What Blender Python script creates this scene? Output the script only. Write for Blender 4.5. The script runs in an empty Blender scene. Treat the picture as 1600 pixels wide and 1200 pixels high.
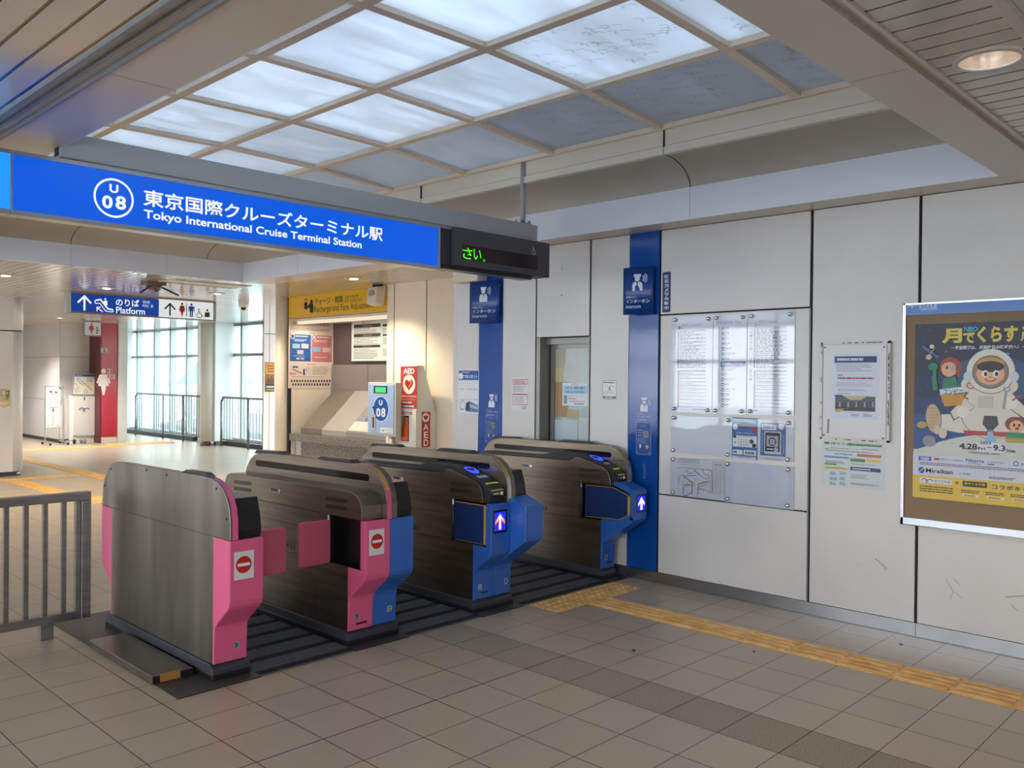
EMK = 0.58
import bpy, bmesh, math, random
from mathutils import Vector, Matrix
random.seed(7)
S = bpy.context.scene
COL = S.collection
PI = math.pi
# ---------------------------------------------------------------- camera
F_PX, YAW, PITCH, ROLL, CAM_H = 1340.0, 0.8022, -0.0072, 0.0097, 1.6
FW = Vector((math.sin(YAW)*math.cos(PITCH), math.cos(YAW)*math.cos(PITCH), math.sin(PITCH)))
R0 = Vector((math.cos(YAW), -math.sin(YAW), 0)); U0 = R0.cross(FW)
RT = R0*math.cos(ROLL)+U0*math.sin(ROLL); UP = -R0*math.sin(ROLL)+U0*math.cos(ROLL)
CAMP = Vector((0, 0, CAM_H))
cd = bpy.data.cameras.new('camera'); cam = bpy.data.objects.new('camera', cd); COL.objects.link(cam)
cd.sensor_width = 36.0; cd.lens = F_PX/1600*36.0; cd.clip_start = 0.02; cd.clip_end = 500
M = Matrix.Identity(4)
for i in range(3):
    M[i][0] = RT[i]; M[i][1] = UP[i]; M[i][2] = -FW[i]; M[i][3] = CAMP[i]
cam.matrix_world = M
S.camera = cam
def ray(px, py): return FW+RT*((px-800)/F_PX)-UP*((py-600)/F_PX)
# ---------------------------------------------------------------- materials
def lin(h):
    h = h.lstrip('#'); v = [int(h[i:i+2], 16)/255 for i in (0, 2, 4)]
    return tuple(c/12.92 if c <= .04045 else ((c+.055)/1.055)**2.4 for c in v)+(1,)
MATS = {}
def mat(name, col, rough=.5, metal=0, emit=0, ecol=None, spec=.5, alpha=1, trans=0, coat=0):
    if name in MATS: return MATS[name]
    m = bpy.data.materials.new(name); m.use_nodes = True; MATS[name] = m
    b = m.node_tree.nodes['Principled BSDF']
    b.inputs['Base Color'].default_value = lin(col)
    b.inputs['Roughness'].default_value = rough; b.inputs['Metallic'].default_value = metal
    b.inputs['Specular IOR Level'].default_value = spec
    if coat: b.inputs['Coat Weight'].default_value = coat; b.inputs['Coat Roughness'].default_value = .08
    if emit:
        b.inputs['Emission Color'].default_value = lin(ecol or col); b.inputs['Emission Strength'].default_value = emit
    if trans: b.inputs['Transmission Weight'].default_value = trans
    return m
def ink(col, emit=0, rough=.45):
    k = 'ink_%s_%g_%g' % (col, emit, rough)
    if k in MATS: return MATS[k]
    if emit: return mat(k, '#000000', .4, emit=emit*EMK, ecol=col, spec=.3)
    return mat(k, col, rough)
def noise_mix(m, scale, c1, c2, det=3, lo=.4, hi=.6, stretch=None, rough=None, bump=0, bscale=None):
    nt = m.node_tree; b = nt.nodes['Principled BSDF']
    tc = nt.nodes.new('ShaderNodeTexCoord'); mp = nt.nodes.new('ShaderNodeMapping')
    nt.links.new(tc.outputs['Object'], mp.inputs[0])
    if stretch: mp.inputs['Scale'].default_value = stretch
    n = nt.nodes.new('ShaderNodeTexNoise'); n.inputs['Scale'].default_value = scale; n.inputs['Detail'].default_value = det
    nt.links.new(mp.outputs[0], n.inputs['Vector'])
    r = nt.nodes.new('ShaderNodeValToRGB'); r.color_ramp.elements[0].position = lo; r.color_ramp.elements[1].position = hi
    r.color_ramp.elements[0].color = lin(c1); r.color_ramp.elements[1].color = lin(c2)
    nt.links.new(n.outputs[0], r.inputs[0]); nt.links.new(r.outputs[0], b.inputs['Base Color'])
    if rough:
        mr = nt.nodes.new('ShaderNodeMapRange'); mr.inputs[3].default_value = rough[0]; mr.inputs[4].default_value = rough[1]
        nt.links.new(n.outputs[0], mr.inputs[0]); nt.links.new(mr.outputs[0], b.inputs['Roughness'])
    if bump:
        n2 = n
        if bscale:
            n2 = nt.nodes.new('ShaderNodeTexNoise'); n2.inputs['Scale'].default_value = bscale
            nt.links.new(mp.outputs[0], n2.inputs['Vector'])
        bp = nt.nodes.new('ShaderNodeBump'); bp.inputs['Strength'].default_value = bump; bp.inputs['Distance'].default_value = .002
        nt.links.new(n2.outputs[0], bp.inputs['Height']); nt.links.new(bp.outputs[0], b.inputs['Normal'])
    return m
def steel(name, c1, c2, rough=(.28, .5), stretch=(3, 1, 14), metal=1):
    m = mat(name, c1, .35, metal); return noise_mix(m, 2.2, c1, c2, 6, .3, .7, stretch, rough)
STEEL = steel('gate_steel', '#7c7268', '#958a7f', (.3, .45))
STEELS = steel('gate_steel_smudged', '#78736c', '#958f87', (.26, .5), (1, 3.2, .35))
STEELD = steel('dull_steel', '#77777a', '#9a9a9c', (.3, .5))
BASEST = steel('skirting_steel', '#b5b8be', '#c9cdd4', (.2, .32), (1, .7, .4))
RAILST = steel('railing_steel', '#8d8b8a', '#a5a3a2', (.3, .42))
PINK = mat('pink_panel', '#dd5f8a', .38); BLUE = mat('blue_panel', '#3067bd', .3)
PINKF = mat('pink_flap_padding', '#d4607c', .55); NAVY = mat('navy_flap', '#12346f', .45); GOLD = mat('gold_edge', '#c99a3c', .35)
BLACK = mat('black_plastic', '#1b1b1e', .35); BLACKG = mat('black_gloss', '#0b0b0d', .12); DARKG = mat('dark_grey_plastic', '#35353a', .4)
PLINTH = mat('plinth_dark', '#3b3d44', .45); WHITE = mat('white_enamel', '#d9d6d2', .42)
LGREY = mat('light_grey_plastic', '#b9bab4', .45); MGREY = mat('mid_grey_metal', '#87888c', .4); CHROME = mat('chrome', '#d5d5d5', .12, 1)
WALL = noise_mix(mat('wall_panel_enamel', '#d6d3d0', .35), 1.3, '#d2cfcc', '#dcd9d6', 5, .35, .65, None, (.3, .42))
JOINT = mat('dark_joint', '#15110f', .7); CREAM = mat('cream_enamel', '#e3d3b8', .4)
CREAM = noise_mix(CREAM, 1.1, '#dccfba', '#e5d9c6', 4)
SOFFIT = mat('soffit_paint', '#cbc1b8', .3); FASCIA = mat('fascia_paint', '#d9dce6', .35); COVE = mat('cove_paint', '#b8b2a9', .6)
FRAME = mat('skylight_frame', '#e9dccd', .45); BEIGE = mat('beige_trim', '#e2dacd', .45)
BLUEW = noise_mix(mat('blue_wall_gloss', '#10499c', .1), 3, '#0f4899', '#124da3', 2, bump=.12, bscale=16); REDW = mat('red_wall_gloss', '#b81a30', .16)
YELT = mat('tactile_yellow', '#e8ad55', .5)
noise_mix(YELT, 9, '#dba75a', '#ecc07c', 4)
GRAN = mat('granite', '#6d675f', .3); noise_mix(GRAN, 70, '#3a3835', '#9a948c', 2, .42, .6)
def schlick(nt, f0):
    l = nt.nodes.new('ShaderNodeLayerWeight'); l.inputs[0].default_value = .5
    p = nt.nodes.new('ShaderNodeMath'); p.operation = 'POWER'; nt.links.new(l.outputs['Facing'], p.inputs[0]); p.inputs[1].default_value = 5
    q = nt.nodes.new('ShaderNodeMath'); q.operation = 'MULTIPLY_ADD'; nt.links.new(p.outputs[0], q.inputs[0]); q.inputs[1].default_value = 1-f0; q.inputs[2].default_value = f0
    return q.outputs[0]
def glass_mat(tint=(.78, .84, .83, 1)):
    m = bpy.data.materials.new('window_glass'); m.use_nodes = True; nt = m.node_tree; nt.nodes.clear()
    o = nt.nodes.new('ShaderNodeOutputMaterial'); t = nt.nodes.new('ShaderNodeBsdfTransparent'); g = nt.nodes.new('ShaderNodeBsdfGlossy')
    t.inputs[0].default_value = tint; g.inputs[1].default_value = .02
    x = nt.nodes.new('ShaderNodeMixShader'); nt.links.new(schlick(nt, .04), x.inputs[0]); nt.links.new(t.outputs[0], x.inputs[1]); nt.links.new(g.outputs[0], x.inputs[2]); nt.links.new(x.outputs[0], o.inputs[0])
    return m
GLASS = glass_mat(); GLASST = glass_mat((.83, .84, .84, 1)); GLASSD = glass_mat((.6, .6, .6, 1))
# ---------------------------------------------------------------- objects
def tag(o, label=None, cat=None, group=None, kind=None):
    if label: o['label'] = label
    if cat: o['category'] = cat
    if group: o['group'] = group
    if kind: o['kind'] = kind
    return o
def empty(name, loc, label=None, cat=None, group=None, kind=None):
    o = bpy.data.objects.new(name, None); COL.objects.link(o); o.location = loc; o.empty_display_size = .1
    return tag(o, label, cat, group, kind)
def origin(o):
    v = Vector((0, 0, 0))
    while o is not None: v += o.location; o = o.parent
    return v
class MB:
    """collects geometry in world coordinates"""
    def __init__(s): s.v = []; s.f = []; s.m = []; s.mats = []; s.sm = []; s.cur = 0; s.smooth = False
    def use(s, m):
        if m not in s.mats: s.mats.append(m)
        s.cur = s.mats.index(m); return s
    def face(s, pts, smooth=False):
        n = len(s.v); s.v += [tuple(p) for p in pts]; s.f.append(list(range(n, n+len(pts)))); s.m.append(s.cur); s.sm.append(smooth); return s
    def raw(s, vs, fs, smooth=False):
        n = len(s.v); s.v += [tuple(p) for p in vs]
        for f in fs: s.f.append([i+n for i in f]); s.m.append(s.cur); s.sm.append(smooth)
        return s
    def box(s, x0, x1, y0, y1, z0, z1):
        x0, x1 = sorted((x0, x1)); y0, y1 = sorted((y0, y1)); z0, z1 = sorted((z0, z1))
        v = [(x, y, z) for z in (z0, z1) for y in (y0, y1) for x in (x0, x1)]
        return s.raw(v, [(0, 2, 3, 1), (4, 5, 7, 6), (0, 1, 5, 4), (2, 6, 7, 3), (0, 4, 6, 2), (1, 3, 7, 5)])
    def prism(s, prof, ax, a, b, smooth=False):
        """prof in the two other axes; ax 'x': (y,z); 'y': (x,z); 'z': (x,y)"""
        def P(p, t): return {'x': (t, p[0], p[1]), 'y': (p[0], t, p[1]), 'z': (p[0], p[1], t)}[ax]
        ar = sum(prof[i][0]*prof[(i+1) % len(prof)][1]-prof[(i+1) % len(prof)][0]*prof[i][1] for i in range(len(prof)))
        if (ar < 0) != (ax == 'y'): prof = prof[::-1]
        n = len(prof); v = [P(p, a) for p in prof]+[P(p, b) for p in prof]
        s.raw(v, [list(range(n-1, -1, -1)), list(range(n, 2*n))])
        return s.raw(v, [(i, (i+1) % n, (i+1) % n+n, i+n) for i in range(n)], smooth)
    def cyl(s, p0, p1, r, n=16, r1=None, cap=True, smooth=True):
        p0 = Vector(p0); p1 = Vector(p1); d = (p1-p0).normalized(); a = d.orthogonal().normalized(); b = d.cross(a)
        r1 = r if r1 is None else r1
        v = [p0+(a*math.cos(t)+b*math.sin(t))*r for t in [2*PI*i/n for i in range(n)]]+[p1+(a*math.cos(t)+b*math.sin(t))*r1 for t in [2*PI*i/n for i in range(n)]]
        s.raw(v, [(i, (i+1) % n, (i+1) % n+n, i+n) for i in range(n)], smooth)
        if cap: s.raw(v, [list(range(n-1, -1, -1)), list(range(n, 2*n))])
        return s
    def tube(s, pts, r, n=8):
        for a, b in zip(pts, pts[1:]): s.cyl(a, b, r, n)
        for p in pts[1:-1]: s.ball(p, r, 6, n)
        return s
    def ball(s, c, r, k=8, n=12, zs=1, half=0):
        c = Vector(c); v = []; f = []
        lo = 0 if half >= 0 else k//2
        rings = range(k+1)
        for i in rings:
            ph = -PI/2+PI*i/k
            if half < 0: ph = -PI/2+PI/2*i/k
            if half > 0: ph = PI/2*i/k
            for j in range(n): v.append(c+Vector((math.cos(ph)*math.cos(2*PI*j/n), math.cos(ph)*math.sin(2*PI*j/n), math.sin(ph)*zs))*r)
        for i in range(k):
            for j in range(n): f.append((i*n+j, i*n+(j+1) % n, (i+1)*n+(j+1) % n, (i+1)*n+j))
        return s.raw(v, f, True)
    def build(s, name, material=None, parent=None, bevel=0, loc=None, merge=True):
        me = bpy.data.meshes.new(name)
        o = Vector(loc) if loc is not None else (origin(parent) if parent else Vector((0, 0, 0)))
        me.from_pydata([tuple(Vector(v)-o) for v in s.v], [], s.f)
        ms = s.mats or [material]
        for m in ms: me.materials.append(m)
        for p, mi, sm in zip(me.polygons, s.m, s.sm): p.material_index = mi if s.mats else 0; p.use_smooth = sm
        if merge:
            b = bmesh.new(); b.from_mesh(me); bmesh.ops.remove_doubles(b, verts=b.verts, dist=1e-5); b.to_mesh(me); b.free()
        me.update()
        ob = bpy.data.objects.new(name, me); COL.objects.link(ob)
        if parent: ob.parent = parent
        elif loc is not None: ob.location = loc
        if bevel:
            md = ob.modifiers.new('bevel', 'BEVEL'); md.width = bevel; md.segments = 2; md.limit_method = 'ANGLE'; md.angle_limit = .6
            md.harden_normals = False
        return ob
def box(name, m, x0, x1, y0, y1, z0, z1, parent=None, bevel=0): return MB().box(x0, x1, y0, y1, z0, z1).build(name, m, parent, bevel)
def struct(o): o['kind'] = 'structure'; return o
# ---------------------------------------------------------------- lettering and graphics
TXT = {}
def text_mesh(t, w=0.0):
    k = (t, w)
    if k in TXT: return TXT[k]
    cu = bpy.data.curves.new('t', 'FONT'); cu.body = t; cu.size = 1; cu.resolution_u = 3; cu.offset = w; cu.fill_mode = 'FRONT'
    ob = bpy.data.objects.new('t', cu); COL.objects.link(ob)
    me = bpy.data.meshes.new_from_object(ob)
    vs = [(v.co.x, v.co.y) for v in me.vertices]; fs = [list(p.vertices) for p in me.polygons]
    fs = [f if (vs[f[1]][0]-vs[f[0]][0])*(vs[f[2]][1]-vs[f[0]][1])-(vs[f[1]][1]-vs[f[0]][1])*(vs[f[2]][0]-vs[f[0]][0]) > 0 else f[::-1] for f in fs]
    bpy.data.objects.remove(ob); bpy.data.curves.remove(cu); bpy.data.meshes.remove(me)
    if not vs: vs = [(0, 0), (1, 0), (1, 1)]; fs = []
    x0 = min(v[0] for v in vs); x1 = max(v[0] for v in vs); y0 = min(v[1] for v in vs); y1 = max(v[1] for v in vs)
    TXT[k] = (vs, fs, x0, x1, y0, y1); return TXT[k]
class G:
    """flat printed matter on a plane; positions are photo pixels meeting that plane (px=True) or metres"""
    def __init__(s, ax, c, px=True, step=.00004):
        s.ax = ax; s.c = c; s.px = px; s.mb = MB(); s.k = 0; s.step = step
        if ax == 'x': s.o = Vector((c, 0, 0)); s.u = Vector((0, -1, 0)); s.w = Vector((0, 0, 1))
        elif ax == 'y': s.o = Vector((0, c, 0)); s.u = Vector((1, 0, 0)); s.w = Vector((0, 0, 1))
        else: s.o, s.u, s.w = c
        s.n = s.u.cross(s.w)
    def P(s, p):
        if not s.px: return Vector((p[0], p[1]))
        d = ray(*p); t = (s.o-CAMP).dot(s.n)/d.dot(s.n); q = CAMP+d*t-s.o
        return Vector((q.dot(s.u), q.dot(s.w)))
    def W(s, a, dn=None):
        return s.o+s.u*a[0]+s.w*a[1]+s.n*(s.k*s.step if dn is None else dn)
    def rect(s, a, b, col):
        a = s.P(a); b = s.P(b); s.k += 1; s.mb.use(col if not isinstance(col, str) else ink(col))
        x0, x1 = sorted((a[0], b[0])); y0, y1 = sorted((a[1], b[1]))
        s.mb.face([s.W(q) for q in ((x0, y0), (x1, y0), (x1, y1), (x0, y1))]); return s
    def slab(s, a, b, th, col):
        """paper or board body behind the print"""
        a = s.P(a); b = s.P(b); x0, x1 = sorted((a[0], b[0])); y0, y1 = sorted((a[1], b[1]))
        s.mb.use(col if not isinstance(col, str) else ink(col))
        q = ((x0, y0), (x1, y0), (x1, y1), (x0, y1)); f = [s.W(p, 0) for p in q]; bk = [s.W(p, -th) for p in q]
        s.mb.raw(f+bk, [(0, 1, 2, 3), (7, 6, 5, 4)]+[(i, i+4, (i+1) % 4+4, (i+1) % 4) for i in range(4)]); return s
    def poly(s, pts, col, local=False):
        s.k += 1; s.mb.use(col if not isinstance(col, str) else ink(col))
        pts = [Vector(p) if local else s.P(p) for p in pts]
        ar = sum(pts[i][0]*pts[(i+1) % len(pts)][1]-pts[(i+1) % len(pts)][0]*pts[i][1] for i in range(len(pts)))
        if ar < 0: pts = pts[::-1]
        s.mb.face([s.W(p) for p in pts]); return s
    def disc(s, c, r, col, sx=1, n=28, local=False):
        c = c if local else s.P(c)
        return s.poly([(c[0]+r*sx*math.cos(2*PI*i/n), c[1]+r*math.sin(2*PI*i/n)) for i in range(n)], col, True)
    def ring(s, c, r, w, col, sx=1, a0=0, a1=360, n=32, local=False):
        c = c if local else s.P(c); s.k += 1; s.mb.use(ink(col) if isinstance(col, str) else col)
        for i in range(n):
            t0 = math.radians(a0+(a1-a0)*i/n); t1 = math.radians(a0+(a1-a0)*(i+1)/n)
            s.mb.face([s.W((c[0]+rr*sx*math.cos(t), c[1]+rr*math.sin(t))) for rr, t in ((r-w/2, t0), (r+w/2, t0), (r+w/2, t1), (r-w/2, t1))])
        return s
    def line(s, pts, w, col, local=False):
        s.k += 1; s.mb.use(ink(col) if isinstance(col, str) else col)
        pts = [Vector(p) if local else s.P(p) for p in pts]
        for a, b in zip(pts, pts[1:]):
            d = (b-a)
            if d.length < 1e-6: continue
            d.normalize(); n = Vector((-d[1], d[0]))*w/2; e = d*w*.35
            s.mb.face([s.W(q) for q in (a-n-e, b-n+e, b+n+e, a+n-e)])
        return s
    def text(s, t, a, b, col, w=.01, fit=True, ref=None, rot=0):
        a = s.P(a); b = s.P(b); x0, x1 = sorted((a[0], b[0])); y0, y1 = sorted((a[1], b[1]))
        vs, fs, tx0, tx1, ty0, ty1 = text_mesh(t, w); s.k += 1; s.mb.use(ink(col) if isinstance(col, str) else col)
        sx = (x1-x0)/max(tx1-tx0, 1e-6); sy = (y1-y0)/max(ty1-ty0, 1e-6)
        if rot == 90:
            sx = (x1-x0)/max(ty1-ty0, 1e-6); sy = (y1-y0)/max(tx1-tx0, 1e-6)
            s.mb.raw([s.W((x1-(v[1]-ty0)*sx*-1-(x1-x0), y1-(v[0]-tx0)*sy)) for v in vs], fs)
        else: s.mb.raw([s.W((x0+(v[0]-tx0)*sx, y0+(v[1]-ty0)*sy)) for v in vs], fs)
        return s
    def vtext(s, t, a, b, col, w=.01):
        """top to bottom writing"""
        a = s.P(a); b = s.P(b); x0, x1 = sorted((a[0], b[0])); y0, y1 = sorted((a[1], b[1])); n = len(t); px, s.px = s.px, False; h = (y1-y0)/n
        for i, ch in enumerate(t):
            q = h*.08; top = y1-i*h
            if ch == 'ー': s.rect(((x0+x1)/2-h*.05, top-h*.1), ((x0+x1)/2+h*.05, top-h*.9), col)
            else: s.text(ch, (x0, top-q), (x1, top-h+q), col, w)
        s.px = px; return s
    def dash(s, a, b, n, col, fill=.45, seed=1, ragged=.3, gap=.18):
        """rows of print too small to read"""
        a = s.P(a); b = s.P(b); x0, x1 = sorted((a[0], b[0])); y0, y1 = sorted((a[1], b[1])); R = random.Random(seed); s.k += 1
        s.mb.use(ink(col) if isinstance(col, str) else col); h = (y1-y0)/n
        for i in range(n):
            y = y1-h*(i+.5); end = x1-(x1-x0)*ragged*R.random(); x = x0
            while x < end:
                l = h*(.6+R.random()*2.2); e = min(x+l, end)
                s.mb.face([s.W(q) for q in ((x, y-h*fill/2), (e, y-h*fill/2), (e, y+h*fill/2), (x, y+h*fill/2))]); x = e+h*gap*(.6+R.random())
        return s
    def build(s, name, parent=None, loc=None): return s.mb.build(name, None, parent, loc=loc, merge=False)
def bird(g, c, w, col, th=None):
    """the line's gull mark: two wings and a looped head; c centre, w width in metres"""
    c = g.P(c); th = th or w*.07
    g.ring((c[0]-w*.22, c[1]-w*.1), w*.25, th, col, 1, 25, 165, 12, True)
    g.ring((c[0]+w*.24, c[1]-w*.14), w*.26, th, col, 1, 25, 160, 12, True)
    g.ring((c[0]-w*.0, c[1]-w*.07), w*.1, th, col, 1, 100, 330, 10, True)
    g.disc((c[0]-w*.26, c[1]+w*.01), th*.55, col, n=8, local=True)
def person(g, c, h, col, skirt=False, cutout=None):
    """standing pictogram, c = feet centre (px), h metres"""
    c = g.P(c); X, Y = c
    g.disc((X, Y+h*.9), h*.09, col, n=14, local=True)
    if skirt:
        g.poly([(X-h*.1, Y+h*.78), (X+h*.1, Y+h*.78), (X+h*.2, Y+h*.34), (X-h*.2, Y+h*.34)], col, True)
        g.line([(X-h*.13, Y+h*.74), (X-h*.22, Y+h*.46)], h*.06, col, True); g.line([(X+h*.13, Y+h*.74), (X+h*.22, Y+h*.46)], h*.06, col, True)
        g.poly([(X-h*.1, Y+h*.36), (X+h*.1, Y+h*.36), (X+h*.03, Y), (X-h*.03, Y)], col, True)
    else:
        g.poly([(X-h*.17, Y+h*.78), (X+h*.17, Y+h*.78), (X+h*.13, Y+h*.4), (X-h*.13, Y+h*.4)], col, True)
        g.line([(X-h*.2, Y+h*.74), (X-h*.2, Y+h*.42)], h*.07, col, True); g.line([(X+h*.2, Y+h*.74), (X+h*.2, Y+h*.42)], h*.07, col, True)
        g.line([(X-h*.07, Y+h*.45), (X-h*.07, Y+h*.02)], h*.1, col, True); g.line([(X+h*.07, Y+h*.45), (X+h*.07, Y+h*.02)], h*.1, col, True)
def wheelchair(g, c, h, col):
    c = g.P(c); X, Y = c; w = h*.07
    g.disc((X-h*.08, Y+h*.46), h*.09, col, n=12, local=True)
    g.line([(X-h*.08, Y+h*.36), (X-h*.04, Y+h*.02), (X+h*.2, Y+h*.02), (X+h*.3, Y-h*.3), (X+h*.4, Y-h*.26)], w, col, True)
    g.line([(X-h*.06, Y+h*.2), (X+h*.16, Y+h*.2)], w, col, True)
    g.ring((X, Y-h*.18), h*.3, w, col, 1, 120, 375, 18, True)
def arrow_up(g, c, h, col):
    c = g.P(c); X, Y = c; w = h*.13
    g.line([(X, Y-h*.48), (X, Y+h*.4)], w, col, True)
    g.line([(X-h*.4, Y+h*.02), (X, Y+h*.44), (X+h*.4, Y+h*.02)], w, col, True)
def guard(g, c, h, col, bg):
    """attendant pictogram with sound waves; c = centre"""
    c = g.P(c); X, Y = c
    g.poly([(X-h*.32, Y-h*.5), (X+h*.32, Y-h*.5), (X+h*.32, Y-h*.12), (X+h*.2, Y+h*.02), (X-h*.2, Y+h*.02), (X-h*.32, Y-h*.12)], col, True)
    g.poly([(X-h*.07, Y+h*.02), (X+h*.07, Y+h*.02), (X, Y-h*.2)], bg, True)
    g.disc((X, Y+h*.2), h*.16, col, n=14, local=True)
    g.rect_l((X-h*.2, Y+h*.24), (X+h*.2, Y+h*.29), bg)
    g.poly([(X-h*.2, Y+h*.3), (X+h*.2, Y+h*.3), (X+h*.24, Y+h*.48), (X-h*.24, Y+h*.48)], col, True)
    for r in (.26, .36, .46): g.ring((X+h*.12, Y+h*.22), h*r, h*.04, col, 1, -35, 35, 6, True)
def _rl(s, a, b, col):
    return s.poly([(a[0], a[1]), (b[0], a[1]), (b[0], b[1]), (a[0], b[1])], col, True)
G.rect_l = _rl
SKY_STRENGTH = 6.0; EXPOSURE = 0.85
# ---------------------------------------------------------------- node helpers for the setting
def N(nt, t, **k):
    n = nt.nodes.new(t)
    for a, b in k.items(): setattr(n, a, b)
    return n
def mth(nt, op, a, b=None, c=None):
    n = N(nt, 'ShaderNodeMath', operation=op)
    for i, v in enumerate((a, b, c)):
        if v is None: continue
        if isinstance(v, (int, float)): n.inputs[i].default_value = v
        else: nt.links.new(v, n.inputs[i])
    return n.outputs[0]
def mixc(nt, f, a, b):
    n = N(nt, 'ShaderNodeMix', data_type='RGBA')
    if isinstance(f, (int, float)): n.inputs[0].default_value = f
    else: nt.links.new(f, n.inputs[0])
    for i, v in ((6, a), (7, b)):
        if isinstance(v, str): n.inputs[i].default_value = lin(v)
        else: nt.links.new(v, n.inputs[i])
    return n.outputs[2]
TX, TY, X00, Y00 = .3256, .2976, 4.7468, 3.2063      # tile pitch and phase
def floor_mat():
    m = mat('floor_tiles', '#76695f', .4, spec=.8); nt = m.node_tree; b = nt.nodes['Principled BSDF']
    tc = N(nt, 'ShaderNodeTexCoord'); sp = N(nt, 'ShaderNodeSeparateXYZ'); nt.links.new(tc.outputs['Object'], sp.inputs[0])
    x = mth(nt, 'DIVIDE', mth(nt, 'SUBTRACT', sp.outputs[0], X00-200*TX), TX); y = mth(nt, 'DIVIDE', mth(nt, 'SUBTRACT', sp.outputs[1], Y00-200*TY), TY)
    fx = mth(nt, 'FRACT', x); fy = mth(nt, 'FRACT', y); ix = mth(nt, 'FLOOR', x); iy = mth(nt, 'FLOOR', y)
    dx = mth(nt, 'MINIMUM', fx, mth(nt, 'SUBTRACT', 1.0, fx)); dy = mth(nt, 'MINIMUM', fy, mth(nt, 'SUBTRACT', 1.0, fy))
    # the wide expansion joint lies on one row line
    g = mth(nt, 'LESS_THAN', mth(nt, 'MINIMUM', dx, dy), .0078)
    thick = mth(nt, 'LESS_THAN', mth(nt, 'ABSOLUTE', mth(nt, 'SUBTRACT', sp.outputs[1], Y00)), .0035)
    g = mth(nt, 'MAXIMUM', g, thick)
    cb = N(nt, 'ShaderNodeCombineXYZ'); nt.links.new(ix, cb.inputs[0]); nt.links.new(iy, cb.inputs[1])
    wn = N(nt, 'ShaderNodeTexWhiteNoise', noise_dimensions='3D'); nt.links.new(cb.outputs[0], wn.inputs[0])
    n1 = N(nt, 'ShaderNodeTexNoise'); n1.inputs['Scale'].default_value = 190; n1.inputs['Detail'].default_value = 3; nt.links.new(tc.outputs['Object'], n1.inputs['Vector'])
    n2 = N(nt, 'ShaderNodeTexNoise'); n2.inputs['Scale'].default_value = 1.1; n2.inputs['Detail'].default_value = 6; nt.links.new(tc.outputs['Object'], n2.inputs['Vector'])
    base = mixc(nt, wn.outputs[0], '#aea08c', '#b7a690')
    base = mixc(nt, mth(nt, 'MULTIPLY', mth(nt, 'SUBTRACT', n2.outputs[0], .35), 1.2), base, '#bfa888')
    sp1 = N(nt, 'ShaderNodeMapRange'); sp1.inputs[1].default_value = .42; sp1.inputs[2].default_value = .7; nt.links.new(n1.outputs[0], sp1.inputs[0])
    base = mixc(nt, mth(nt, 'MULTIPLY', sp1.outputs[0], .3), base, '#6d645c')
    # rough-faced strip of tiles
    strip = mth(nt, 'MULTIPLY', mth(nt, 'GREATER_THAN', sp.outputs[0], X00-4*TX), mth(nt, 'LESS_THAN', sp.outputs[0], X00-3*TX))
    strip = mth(nt, 'MULTIPLY', strip, mth(nt, 'LESS_THAN', sp.outputs[1], 4.1))
    base = mixc(nt, mth(nt, 'MULTIPLY', strip, mth(nt, 'ADD', .15, mth(nt, 'MULTIPLY', sp1.outputs[0], .75))), base, '#57524a')
    base = mixc(nt, g, base, '#1f1a17')
    nt.links.new(base, b.inputs['Base Color'])
    ro = mth(nt, 'ADD', mth(nt, 'MULTIPLY', n2.outputs[0], .16), mth(nt, 'ADD', .26, mth(nt, 'MULTIPLY', strip, .3)))
    nt.links.new(ro, b.inputs['Roughness'])
    h = mth(nt, 'ADD', mth(nt, 'MULTIPLY', mth(nt, 'SUBTRACT', 1.0, g), 1.0), mth(nt, 'MULTIPLY', mth(nt, 'MULTIPLY', n1.outputs[0], mth(nt, 'ADD', .08, strip)), .9))
    bp = N(nt, 'ShaderNodeBump'); bp.inputs['Strength'].default_value = .35; bp.inputs['Distance'].default_value = .002
    nt.links.new(h, bp.inputs['Height']); nt.links.new(bp.outputs[0], b.inputs['Normal'])
    return m
def slat_mat(name, col, rough, pitch=.1125, phase=.0275, dark='#2c2520', w=.06):
    m = mat(name, col, rough); nt = m.node_tree; b = nt.nodes['Principled BSDF']
    tc = N(nt, 'ShaderNodeTexCoord'); sp = N(nt, 'ShaderNodeSeparateXYZ'); nt.links.new(tc.outputs['Object'], sp.inputs[0])
    f = mth(nt, 'FRACT', mth(nt, 'DIVIDE', mth(nt, 'SUBTRACT', sp.outputs[0], phase-90*pitch), pitch))
    d = mth(nt, 'MINIMUM', f, mth(nt, 'SUBTRACT', 1.0, f)); g = mth(nt, 'LESS_THAN', d, w)
    nt.links.new(mixc(nt, g, col, dark), b.inputs['Base Color'])
    h = N(nt, 'ShaderNodeMapRange'); h.inputs[1].default_value = 0; h.inputs[2].default_value = .11; nt.links.new(d, h.inputs[0])
    bp = N(nt, 'ShaderNodeBump'); bp.inputs['Strength'].default_value = .3; bp.inputs['Distance'].default_value = .003
    nt.links.new(h.outputs[0], bp.inputs['Height']); nt.links.new(bp.outputs[0], b.inputs['Normal'])
    return m
FLOOR = floor_mat()
SLAT = slat_mat('ceiling_slats', '#cdc6be', .13)
ZC = 2.77
# ---------------------------------------------------------------- floor
struct(box('floor', FLOOR, -5, 10.2, -4, 24.5, -.1, 0))
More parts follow.
